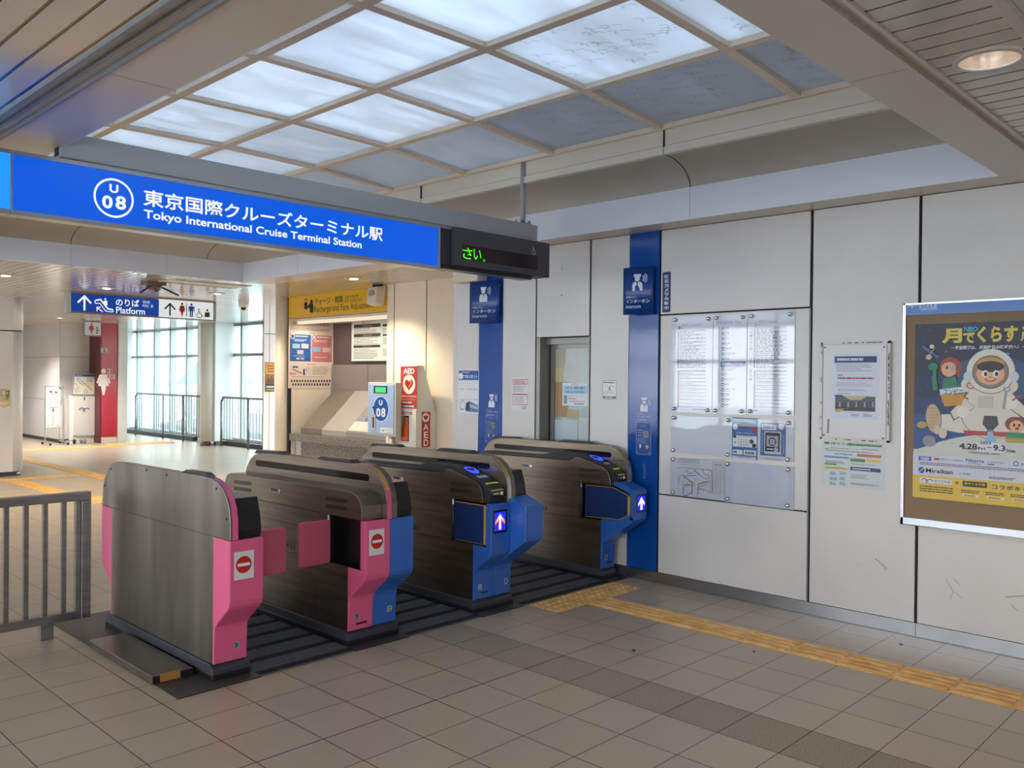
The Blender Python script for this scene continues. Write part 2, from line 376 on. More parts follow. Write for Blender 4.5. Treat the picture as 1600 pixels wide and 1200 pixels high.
# ---------------------------------------------------------------- ceiling round the skylight well
OX0, OX1, OY0, OY1 = 1.57, 5.38, 1.4, 9.9
c = MB()
c.use(SLAT); c.box(-5, 1.17, -4, 24.5, ZC, ZC+.05); HX, HY, HR, HS = 3.43, .93, .105, .15   # the deep downlight needs a hole
c.box(1.17, HX-HS, -4, 1.10, ZC, ZC+.05); c.box(HX+HS, 10.2, -4, 1.10, ZC, ZC+.05); c.box(HX-HS, HX+HS, -4, HY-HS, ZC, ZC+.05); c.box(HX-HS, HX+HS, HY+HS, 1.10, ZC, ZC+.05)
for k in range(32):
    q = []
    for a_ in (2*PI*k/32, 2*PI*(k+1)/32):
        cx_, sy_ = math.cos(a_), math.sin(a_); m_ = max(abs(cx_), abs(sy_)); q.append(((HX+HR*cx_, HY+HR*sy_, ZC), (HX+HS*cx_/m_, HY+HS*sy_/m_, ZC)))
    c.face([q[0][0], q[1][0], q[1][1], q[0][1]])
    c.face([(p_[0], p_[1], ZC+.3) for p_ in (q[0][1], q[1][1], q[1][0], q[0][0])])
c.box(HX-HS, HX+HS, HY-HS, HY+HS, ZC+.28, ZC+.3); c.box(1.17, 10.2, OY1+.05, 24.5, ZC, ZC+.05)
c.box(5.75, 10.2, 1.10, OY1+.05, ZC, ZC+.05)
c.use(SOFFIT); c.box(1.30, OX0-.01, 1.17, OY1+.05, ZC-.004, ZC+.05); c.box(OX0-.01, 5.75, 1.17, OY0+.0, ZC-.004, ZC+.05); c.box(OX1+.01, 5.75, OY0, OY1+.05, ZC-.004, ZC+.05)
ceil = struct(c.build('ceiling'))
t = MB().use(MGREY); t.box(1.17, 1.19, 1.1, 9.95, ZC-.012, ZC+.05); t.box(1.285, 1.30, 1.1, 9.95, ZC-.012, ZC+.05); t.box(1.23, 1.245, 1.1, 9.95, ZC-.002, ZC+.05)
t.use(SOFFIT); t.box(1.19, 1.285, 1.1, 9.95, ZC+.012, ZC+.05)
struct(t.build('trim_1'))
t = MB().use(SOFFIT); t.box(1.19, 5.75, 1.10, 1.115, ZC-.01, ZC+.04); t.box(1.19, 5.75, 1.155, 1.17, ZC-.01, ZC+.04); t.box(1.19, 5.75, 1.115, 1.155, ZC+.01, ZC+.04)
t.use(JOINT)
struct(t.build('trim_2'))
t = MB().use(SOFFIT); t.box(2.0, 5.7, .50, .79, ZC-.006, ZC+.03); t.use(LGREY).box(2.0, 5.7, .735, .75, ZC-.01, ZC)
struct(t.build('trim_3'))
# hairline joints of the flat soffit
t = MB().use(MGREY)
for y in (3.45, 6.1, 8.7): t.box(1.30, 1.57, y, y+.003, ZC-.0046, ZC-.003)
for x in (3.32,): t.box(x, x+.003, 1.17, 1.40, ZC-.0046, ZC-.003)
struct(t.build('trim_4'))
# fascias
f = MB().use(FASCIA)
f.box(OX1, OX1+.05, OY0, OY1, ZC-.003, 3.0); f.box(OX0-.05, OX0, OY0, OY1, ZC-.003, 3.0)
f.box(OX0, OX1, OY1, OY1+.05, ZC-.003, 3.0); f.box(OX0, OX1, OY0-.05, OY0, ZC-.003, 3.0)
f.use(MGREY)
for y in (3.42, 6.05, 8.65): f.box(OX1-.0006, OX1, y, y+.003, ZC, 3.0)
for x in (3.35, 4.4): f.box(x, x+.003, OY1-.0006, OY1, ZC, 3.0)
struct(f.build('wall_fascia'))
# cove between fascia and skylight frame: a quarter ellipse swept round the well
SX0, SX1, SY0, SY1 = 1.64, 5.05, 1.43, 9.45
cv = MB().use(COVE); K = 14
def cove(fr, to):
    # fr: function of s -> frame point, to -> fascia point (x,y); swept along a straight side
    for k in range(K):
        a0 = PI/2*k/K; a1 = PI/2*(k+1)/K; q = []
        for s, a in ((0, a0), (1, a0), (1, a1), (0, a1)):
            F = fr(s); T = to(s); m = math.sin(a); q.append((F[0]+(T[0]-F[0])*m, F[1]+(T[1]-F[1])*m, 3.0+.175*math.cos(a)))
        cv.face(q, True)
A, B_, C_, D = (SX0, SY0), (SX1, SY0), (SX1, SY1), (SX0, SY1)
a, b_, c_, d = (OX0, OY0), (OX1, OY0), (OX1, OY1), (OX0, OY1)
for p, q, r, s_ in ((B_, C_, b_, c_), (C_, D, c_, d), (D, A, d, a), (A, B_, a, b_)):
    cove(lambda s, p=p, q=q: (p[0]+(q[0]-p[0])*s, p[1]+(q[1]-p[1])*s), lambda s, r=r, s_=s_: (r[0]+(s_[0]-r[0])*s, r[1]+(s_[1]-r[1])*s))
cv.use(JOINT)
for y in (3.42, 6.05, 8.65):
    pts = [(SX1+(OX1-SX1)*math.sin(PI/2*k/K)-.001, y, 3.0+.175*math.cos(PI/2*k/K)-.001) for k in range(K+1)]
    cv.tube(pts, .003, 5)
for x in (2.45, 4.9, 3.35):
    pts = [(x, SY1+(OY1-SY1)*math.sin(PI/2*k/K)-.001, 3.0+.175*math.cos(PI/2*k/K)-.001) for k in range(K+1)]
    cv.tube(pts, .003, 5)
struct(cv.build('wall_cove'))
# ---------------------------------------------------------------- skylight
XN = [1.64, 2.49, 3.32, 4.18, 5.04]; ZN = [3.37, 3.43, 3.447, 3.43, 3.37]
YN = [1.43+i*1.003 for i in range(9)]
sky = empty('window_1', (3.34, 5.4, 3.4), kind='structure')
b = MB().use(FRAME); W = .030
def zs(x):
    for i in range(4):
        if x <= XN[i+1]+1e-6: return ZN[i]+(ZN[i+1]-ZN[i])*(x-XN[i])/(XN[i+1]-XN[i])
    return ZN[-1]
for x, z in zip(XN, ZN): b.box(x-W, x+W, YN[0]-.03, YN[-1]+.03, z-.03, z+.05)
for y in YN:
    for i in range(4):
        x0, x1 = XN[i], XN[i+1]; z0, z1 = ZN[i]-.028, ZN[i+1]-.028
        b.prism([(x0, z0), (x1, z1), (x1, z1+.07), (x0, z0+.07)], 'y', y-W, y+W)
b.build('frame', None, sky)
b = MB().use(BEIGE)
b.box(SX1, SX1+.03, SY0-.02, SY1+.02, 3.235, 3.36); b.box(SX1-.015, SX1+.03, SY0-.02, SY1+.02, 3.172, 3.222); b.box(SX1+.008, SX1+.03, SY0, SY1, 3.2, 3.24)
b.box(SX0-.03, SX0, SY0-.02, SY1+.02, 3.17, 3.36); b.box(SX0, SX1, SY1, SY1+.03, 3.17, 3.45); b.box(SX0, SX1, SY0-.03, SY0, 2.9, 3.45)
b.use(JOINT)
for y in (3.42, 6.05, 8.65): b.box(SX1-.016, SX1+.001, y, y+.004, 3.172, 3.36)
b.build('curb', None, sky)
def sky_glass():
    m = bpy.data.materials.new('frosted_skylight'); m.use_nodes = True; nt = m.node_tree; nt.nodes.clear()
    o = N(nt, 'ShaderNodeOutputMaterial'); tr = N(nt, 'ShaderNodeBsdfTranslucent'); gl = N(nt, 'ShaderNodeBsdfPrincipled')
    gl.inputs['Base Color'].default_value = lin('#b9bcc4'); gl.inputs['Roughness'].default_value = .35
    tc = N(nt, 'ShaderNodeTexCoord'); n = N(nt, 'ShaderNodeTexNoise'); n.inputs['Scale'].default_value = 1.3; n.inputs['Detail'].default_value = 6
    mp = N(nt, 'ShaderNodeMapping'); mp.inputs['Scale'].default_value = (.8, 1.5, 1); nt.links.new(tc.outputs['Object'], mp.inputs[0]); nt.links.new(mp.outputs[0], n.inputs['Vector'])
    n3 = N(nt, 'ShaderNodeTexNoise'); n3.inputs['Scale'].default_value = 2.2; n3.inputs['Detail'].default_value = 5; n3.inputs['Distortion'].default_value = .6
    mp3 = N(nt, 'ShaderNodeMapping'); mp3.inputs['Scale'].default_value = (.5, 2.2, 1); nt.links.new(tc.outputs['Object'], mp3.inputs[0]); nt.links.new(mp3.outputs[0], n3.inputs['Vector'])
    r = N(nt, 'ShaderNodeValToRGB'); r.color_ramp.elements[0].position = .3; r.color_ramp.elements[1].position = .62
    r.color_ramp.elements[0].color = (.68, .75, .82, 1); r.color_ramp.elements[1].color = (.79, .88, .97, 1); nt.links.new(n.outputs[0], r.inputs[0])
    r2 = N(nt, 'ShaderNodeValToRGB'); r2.color_ramp.elements[0].position = .42; r2.color_ramp.elements[1].position = .58
    r2.color_ramp.elements[0].color = (.88, .87, .86, 1); r2.color_ramp.elements[1].color = (1, 1, 1, 1); nt.links.new(n3.outputs[0], r2.inputs[0])
    mx = N(nt, 'ShaderNodeMix', data_type='RGBA', blend_type='MULTIPLY'); mx.inputs[0].default_value = 1; nt.links.new(r.outputs[0], mx.inputs[6]); nt.links.new(r2.outputs[0], mx.inputs[7])
    sc = N(nt, 'ShaderNodeMix', data_type='RGBA', blend_type='MULTIPLY'); sc.inputs[0].default_value = 1; nt.links.new(mx.outputs[2], sc.inputs[6])
    oi = N(nt, 'ShaderNodeObjectInfo'); nt.links.new(oi.outputs['Color'], sc.inputs[7])
    nt.links.new(sc.outputs[2], tr.inputs[0]); x = N(nt, 'ShaderNodeMixShader'); x.inputs[0].default_value = SKYMIX
    nt.links.new(gl.outputs[0], x.inputs[1]); nt.links.new(tr.outputs[0], x.inputs[2]); nt.links.new(x.outputs[0], o.inputs[0]); return m
SKYMIX = .33
FROST = sky_glass()
ETCH = mat('etched_gull', '#5c6068', .4)
Rg = random.Random(3)
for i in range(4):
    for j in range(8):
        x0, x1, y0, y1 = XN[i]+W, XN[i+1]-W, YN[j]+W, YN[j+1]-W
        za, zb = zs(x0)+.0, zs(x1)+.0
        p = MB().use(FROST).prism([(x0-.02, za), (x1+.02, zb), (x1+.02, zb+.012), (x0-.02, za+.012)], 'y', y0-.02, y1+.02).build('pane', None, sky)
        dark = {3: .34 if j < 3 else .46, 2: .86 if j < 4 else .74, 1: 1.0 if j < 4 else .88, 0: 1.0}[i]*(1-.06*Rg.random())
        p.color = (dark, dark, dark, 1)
        if i >= 2 and j in (1, 2, 0, 3):
            e = MB().use(ETCH); n = 0
            cnt = {(2, 2): 0, (2, 1): 30, (3, 1): 34, (3, 2): 22, (2, 0): 30, (3, 0): 30, (2, 3): 0, (3, 3): 0}[(i, j)]
            for q in range(cnt):
                x = x0+.08+(x1-x0-.16)*Rg.random(); y = y0+.06+(y1-y0-.12)*Rg.random()*(.62 if j > 1 else 1); s = .034
                zz = zs(x)-.0015
                def arc(cx, cy, r, a0, a1, k=6):
                    for u in range(k):
                        t0 = math.radians(a0+(a1-a0)*u/k); t1 = math.radians(a0+(a1-a0)*(u+1)/k); w = .0016
                        P4 = [(cx+(r-w)*math.cos(t0), cy+(r-w)*math.sin(t0)), (cx+(r+w)*math.cos(t0), cy+(r+w)*math.sin(t0)), (cx+(r+w)*math.cos(t1), cy+(r+w)*math.sin(t1)), (cx+(r-w)*math.cos(t1), cy+(r-w)*math.sin(t1))]
                        # local frame turned so the gulls read upright from the concourse
                        e.face([(x+.707*u_-.707*v_, y-.707*u_-.707*v_, zz) for u_, v_ in P4])
                arc(s, 0, s, 40, 150, 7); arc(-.2*s, -.1*s, .32*s, 60, 330, 7); arc(-s, -.15*s, .8*s, 40, 150, 6)
            if cnt: e.build('gull_pattern', None, sky, merge=False)['kind'] = 'stuff'
# ---------------------------------------------------------------- right wall
XW = 5.634
wr = struct(MB().use(JOINT).box(XW+.012, 6.6, -4, 4.55, 0, ZC).box(XW+.012, 6.6, 5.15, 6.2, 0, ZC).box(XW+.012, 6.6, 4.55, 5.15, 1.955, ZC).box(6.2, 6.6, 4.5, 5.2, 0, 1.96).build('wall_right'))
def panel(y0, y1, z0, z1, m=WALL, th=.012, name='panel'):
    MB().use(m).box(XW, XW+th, y0, y1, z0, z1).build(name, None, wr, .0015)
for y0, y1, z0, z1 in ((-4, -1.9, .088, 2.762), (-1.89, .0, .088, 2.762), (.01, 1.895, .088, 2.762), (1.914, 2.60, .088, 2.762), (2.622, 3.835, 2.108, 2.762), (2.622, 3.835, .706, 2.096), (2.622, 3.835, .088, .696),
                       (4.142, 4.533, .088, 2.762), (4.553, 5.148, 1.962, 2.762), (5.166, 5.57, .088, 2.762), (5.892, 6.205, .088, 2.762)): panel(y0, y1, z0, z1)
panel(3.855, 4.137, .088, 2.762, BLUEW, .014, 'blue_panel'); panel(5.575, 5.886, .088, 2.762, BLUEW, .014, 'blue_panel')
MB().use(MGREY).box(XW-.004, XW+.01, 2.612, 2.622, .088, 2.1).build('joint_strip', None, wr)
MB().use(WALL).box(XW, 6.75, 6.205, 6.25, 0, ZC).build('end_panel', None, wr)
g = G('x', XW-.0004); 
for y, z in ((4.86, 2.55), (4.86, 2.32)): g.px = False; g.disc((-y, z), .006, '#222222')
for p in ((1375, 882), (1490, 905), (1492, 925), (1580, 945), (1120, 905)):
    g.px = True
    g.line([p, (p[0]+10, p[1]+9)], .003, '#8f8a86')
g.line([(1368, 873), (1386, 888)], .004, '#6f6a68'); g.line([(1478, 905), (1490, 925), (1484, 935)], .004, '#a9a5a2'); g.line([(1572, 933), (1600, 931)], .005, '#8a8784')
g.line([(1340, 880), (1344, 884)], .002, '#999'+'999')
g.build('scuff_marks', wr)
bb = struct(MB().use(BASEST).box(XW-.006, XW+.01, -4, 1.90, .002, .086).box(XW-.006, XW+.01, 1.903, 4.14, .002, .086).use(PLINTH).box(XW-.004, XW+.01, 4.14, 4.55, 0, .086).box(XW-.004, XW+.01, 5.15, 6.2, 0, .086).build('baseboard_right'))
# office door in the recess
dr = empty('door_1', (5.78, 4.85, 0), kind='structure')
DF = mat('door_frame_grey', '#8e8c88', .35, .4)
MB().use(DF).box(XW+.004, 5.80, 5.11, 5.152, 0, 1.957).box(XW+.004, 5.80, 4.548, 4.56, 0, 1.957).box(5.72, 5.80, 4.548, 5.152, 1.90, 1.957).build('door_frame', None, dr)
MB().use(DF).box(5.77, 5.80, 5.055, 5.11, 0, 1.9).box(5.77, 5.80, 4.56, 5.055, 1.862, 1.9).box(5.77, 5.80, 4.56, 5.055, 0, .25).use(BLACK).box(5.765, 5.78, 5.098, 5.112, 0, 1.9).build('door_leaf', None, dr)
def wired():
    m = mat('wired_glass', '#aebdbd', .15); nt = m.node_tree; b = nt.nodes['Principled BSDF']
    tc = N(nt, 'ShaderNodeTexCoord'); sp = N(nt, 'ShaderNodeSeparateXYZ'); nt.links.new(tc.outputs['Object'], sp.inputs[0])
    u = mth(nt, 'DIVIDE', mth(nt, 'ADD', sp.outputs[1], sp.outputs[2]), .024); v = mth(nt, 'DIVIDE', mth(nt, 'SUBTRACT', sp.outputs[1], sp.outputs[2]), .024)
    l = mth(nt, 'MAXIMUM', mth(nt, 'LESS_THAN', mth(nt, 'FRACT', mth(nt, 'ADD', u, 50)), .16), mth(nt, 'LESS_THAN', mth(nt, 'FRACT', mth(nt, 'ADD', v, 50)), .16))
    n = N(nt, 'ShaderNodeTexNoise'); n.inputs['Scale'].default_value = 5; nt.links.new(tc.outputs['Object'], n.inputs['Vector'])
    nt.links.new(mixc(nt, l, mixc(nt, n.outputs[0], '#b9c8c6', '#8fa09f'), '#78837f'), b.inputs['Base Color']); return m
WIRED = wired()
g = G('x', 5.785); g.px = False
g.rect((-5.055, .25), (-4.56, 1.862), WIRED)
g.build('glass_pane', dr)
g = G('x', 5.7838)
g.rect((864, 541), (883, 575), '#b5b39c'); g.rect((864, 597), (888, 652), '#a98d62'); g.rect((886, 640), (905, 655), '#b9ab84'); g.rect((904, 652), (922, 690), '#c3cfd0')
g.rect((863, 655), (902, 690), '#bccbd3'); g.rect((864, 575), (880, 597), '#c8bd94')
o = g.build('paper_behind_glass', dr)
# warm wall past the gates and the machine recess
ww = struct(MB().use(JOINT).box(6.765, 7.2, 6.2, 8.70, 0, ZC).build('wall_machine'))
for y0, y1 in ((6.2, 7.97), (7.99, 8.60), (8.62, 8.755)): MB().use(CREAM).box(6.75, 6.765 if y1 < 8.7 else 7.2, y0, y1, .08, ZC).build('panel', None, ww, .0015)
MB().use(PLINTH).box(6.76, 6.765, 6.2, 8.75, 0, .08).build('skirting', None, ww)
struct(MB().use(CREAM).box(6.87, 8.3, 11.25, 11.6, 0, ZC).build('wall_recess_end'))
struct(MB().use(mat('recess_dark_panel', '#5a4d4b', .5)).box(7.63, 7.8, 7.2, 11.25, 1.77, ZC).use(mat('recess_grey_panel', '#857e78', .45)).box(7.60, 7.8, 7.2, 11.25, 0, 1.775).use(JOINT).box(7.598, 7.60, 10.3, 10.305, 1.38, 1.775).build('wall_recess_back'))
struct(MB().use(CREAM).box(7.2, 7.8, 7.0, 7.2, 0, ZC).box(7.2, 7.8, 8.6, 8.75, 0, ZC).build('wall_recess_side'))
# round-edged pillar beside the recess, flat wall with the small poster behind it
struct(MB().use(CREAM).cyl((6.865, 11.42, 0), (6.865, 11.42, ZC), .115, 28).box(6.87, 7.0, 11.3, 11.5, 0, ZC).use(JOINT).box(6.868, 6.90, 11.246, 11.30, 0, ZC).build('wall_pillar_recess'))
w = MB().use(WALL).box(7.28, 8.2, 12.7, 12.72, 0, ZC).use(JOINT).box(7.375, 7.382, 12.699, 12.701, 0, ZC).box(7.28, 7.6, 12.6985, 12.7, 2.28, 2.29)
struct(w.build('wall_poster'))
# ---------------------------------------------------------------- far left block
LB = MB().use(WALL).box(-5, 4.20, 14.8, 15.3, .07, ZC).use(JOINT).box(4.185, 4.205, 14.799, 14.81, .07, ZC).box(-5, 4.3, 14.7985, 14.81, 2.245, 2.262).use(PLINTH).box(-5, 4.24, 14.83, 15.2, 0, .07)
LB.use(WALL).cyl((4.235, 14.89, .07), (4.235, 14.89, 2.245), .105, 24).cyl((4.235, 14.89, 2.262), (4.235, 14.89, ZC), .105, 24).box(4.2, 4.34, 14.89, 15.3, .07, ZC).use(STEELD).cyl((4.24, 14.9, 0), (4.24, 14.9, .07), .07, 16)
struct(LB.build('wall_far_left'))
# washroom walls
wm = MB().use(WALL).box(6.95, 7.0, 21.3, 24.5, .08, ZC).box(6.95, 7.62, 21.2, 21.3, .08, ZC).use(PLINTH).box(6.96, 7.0, 21.3, 24.5, 0, .08).box(6.96, 7.62, 21.21, 21.3, 0, .08)
wm.use(MGREY).box(6.949, 6.951, 21.3, 24.5, 1.98, 1.99).box(6.95, 7.62, 21.199, 21.201, 1.98, 1.99).box(6.949, 6.951, 21.3, 24.5, .98, .99).box(6.948, 6.953, 21.196, 21.204, .08, ZC)
struct(wm.build('wall_washroom'))
struct(MB().use(WALL).box(3.0, 3.1, 15.3, 16.4, 0, ZC).box(3.0, 3.1, 24.3, 24.5, 0, ZC).build('wall_corridor'))  # unseen wall, added with the end wall to shut out open sky
struct(MB().use(WALL).box(3.0, 10.2, 24.5, 24.6, 0, ZC).build('wall_end'))
rd = MB().use(REDW).box(7.635, 7.99, 20.55, 20.9, .14, ZC).use(BEIGE).box(7.635, 7.99, 20.56, 20.9, 0, .14).use(mat('dark_red_edge', '#5b1a22', .4)).box(7.6, 7.635, 20.55, 21.25, .0, ZC)
struct(rd.build('wall_red'))
struct(MB().use(mat('white_pillar', '#dfe3e5', .25)).box(8.0, 8.2, 20.5, 20.9, 0, ZC).build('wall_white_pillar'))
WG = mat('white_gloss_wall', '#e3e8e8', .3)
struct(MB().use(WG).box(8.0, 9.0, 23.6, 23.8, 0, ZC).box(8.2, 8.25, 20.9, 23.6, 0, ZC).box(9.0, 9.7, 23.9, 24.2, 0, ZC).build('wall_far'))
# ---------------------------------------------------------------- window wall
WX = 9.72; WF = mat('window_frame_metal', '#8d9593', .3, .6); WFB = mat('window_frame_white', '#cdd6d4', .35)
def window(n, ys, y0, y1, zt=2.06):
    e = empty('window_%d' % n, (WX, (y0+y1)/2, 0), kind='structure')
    m = MB().use(WF)
    for y in ys: m.box(WX-.03, WX+.12, y-.045, y+.045, .05, ZC)
    m.box(WX-.04, WX+.08, y0, y1, zt-.03, zt+.035); m.box(WX-.03, WX+.08, y0, y1, ZC-.05, ZC)
    m.use(WFB)
    for y in ys: m.box(WX-.032, WX+.01, y-.02, y+.02, .05, zt-.03)
    m.build('window_frame', None, e)
    MB().use(PLINTH).box(WX-.2, WX+.1, y0, y1, 0, .1).use(WFB).box(WX-.02, WX+.1, y0, y1, .1, .16).build('window_sill', None, e)
    MB().use(GLASS).box(WX+.03, WX+.04, y0, y1, .16, ZC-.05).build('glass_pane', None, e)
window(2, [23.6, 22.5, 21.55, 20.63, 20.0], 19.9, 23.9)
window(3, [18.7, 17.9, 16.93, 16.0, 15.0, 14.0, 13.05], 13.0, 18.75)
struct(MB().use(WG).box(9.25, 9.9, 18.25, 18.85, .1, ZC).box(9.62, 9.9, 18.85, 19.86, .0, ZC).use(STEELD).box(9.3, 9.4, 18.3, 18.4, 0, .1).box(9.6, 9.8, 18.3, 18.6, 0, .1).use(mat('cream_pillar', '#d9d4cb', .35)).cyl((9.2, 18.48, .1), (9.2, 18.48, ZC), .17, 26).use(STEELD).cyl((9.2, 18.48, 0), (9.2, 18.48, .1), .06, 12).cyl((9.08, 18.5, 0), (9.08, 18.5, .1), .05, 12).build('wall_pillar_window'))
struct(MB().use(WG).box(7.6, 9.9, 12.7, 13.02, 0, ZC).build('wall_window_end'))
# ---------------------------------------------------------------- the concourse behind and beside the camera (seen only as reflections and daylight)
def bay(n, ax, c, a0, a1, step):
    e = empty('window_%d' % n, (0, 0, 0), kind='structure'); m = MB().use(WF); k = a0
    while k <= a1+.01:
        if ax == 'x': m.box(c-.06, c+.06, k-.04, k+.04, 0, ZC)
        else: m.box(k-.04, k+.04, c-.06, c+.06, 0, ZC)
        k += step
    for z0, z1 in ((0, .35), (1.95, 2.03), (2.7, ZC)):
        if ax == 'x': m.box(c-.05, c+.05, a0, a1, z0, z1)
        else: m.box(a0, a1, c-.05, c+.05, z0, z1)
    m.build('window_frame', None, e)
    g_ = MB().use(GLASSD if n == 6 else GLASST)
    if ax == 'x': g_.box(c-.005, c+.005, a0, a1, .35, 2.7)
    else: g_.box(a0, a1, c-.005, c+.005, .35, 2.7)
    g_.build('glass_pane', None, e)
bay(6, 'x', 3.05, 16.4, 24.3, 1.3)  # unseen corridor window, added to brighten the washroom corner
bay(4, 'x', -5, -.5, 14.8, 1.25); bay(5, 'y', -4, -5, -1.1, 1.3)
struct(MB().use(WALL).box(-1.06, 5.64, -4.1, -4, 0, ZC).build('wall_near'))  # unseen wall, made solid to cut daylight from behind
struct(MB().use(WALL).box(-5.1, -5, -4, -.5, 0, ZC).build('wall_left'))  # unseen stretch kept solid to hold light off the gate fronts
# ---------------------------------------------------------------- ticket gates
LIP = [(4.223, .755), (4.223, .085), (4.212, .085), (4.205, .265), (4.198, .285), (4.18, .305), (4.07, .395), (4.053, .415), (4.045, .44), (4.045, .755)]
LIPB = [(5.566, .755), (5.566, .085), (5.577, .085), (5.583, .255), (5.60, .29), (5.70, .37), (5.722, .395), (5.73, .43), (5.73, .755)]
LIPW = [(4.223, .755), (4.223, .085), (4.212, .085), (4.205, .265), (4.19, .30), (3.915, .495), (3.903, .51), (3.90, .53), (3.90, .725), (3.908, .74), (3.93, .75), (4.05, .79), (4.10, .792), (4.10, .755)]
RIDGE = [(5.725, .757), (5.71, .88), (5.68, .94), (5.63, 1.0), (5.57, 1.035), (5.48, 1.052), (5.3, 1.058), (4.32, 1.063), (4.24, 1.058), (4.175, 1.042), (4.124, 1.012), (4.08, .965), (4.055, .92), (4.042, .86), (4.04, .757)]
SHOULDER = [(5.728, .757), (5.724, .846), (5.71, .875), (5.685, .895), (5.647, .905), (5.33, .912), (4.23, .92), (4.185, .917), (4.145, .903), (4.11, .875), (4.093, .84), (4.087, .80), (4.087, .757)]
READSH = [(5.728, .757), (5.71, .86), (5.66, .90), (5.55, .915), (4.56, .925), (4.53, .935), (4.505, .955), (4.486, .962), (4.45, .962), (4.30, .925), (4.21, .90), (4.165, .873), (4.145, .84), (4.135, .80), (4.13, .757)]
COVER = [(5.66, .90), (5.55, .9155), (4.56, .9255), (4.53, .936), (4.505, .956), (4.486, .963), (4.45, .963), (4.30, .926), (4.21, .901), (4.165, .874), (4.145, .84), (4.135, .80), (4.13, .757), (4.085, .757), (4.078, .79), (4.062, .81), (4.062, .835), (4.09, .868), (4.13, .89), (4.35, .968), (4.46, .985), (4.72, .985), (4.80, .968), (4.90, .945), (5.60, .935)]
RIM = RIDGE
def capsule(y0, y1, za, zb, r, n=8):
    """slanted slot outline between (y0, za) and (y1, zb), radius r"""
    p = []
    for i in range(n+1): t = -PI/2+PI*i/n; p.append((y1+r*math.cos(t), zb+r*math.sin(t)))
    for i in range(n+1): t = PI/2+PI*i/n; p.append((y0+r*math.cos(t), za+r*math.sin(t)))
    return p
def off(prof, cy, cz, d):
    out = []
    for y, z in prof:
        v = Vector((y-cy, z-cz)); 
        out.append((y, z) if z < .76 else (y+d*(1 if y > cy else -1)*(abs(y-cy) > .5), z+d))
    return out
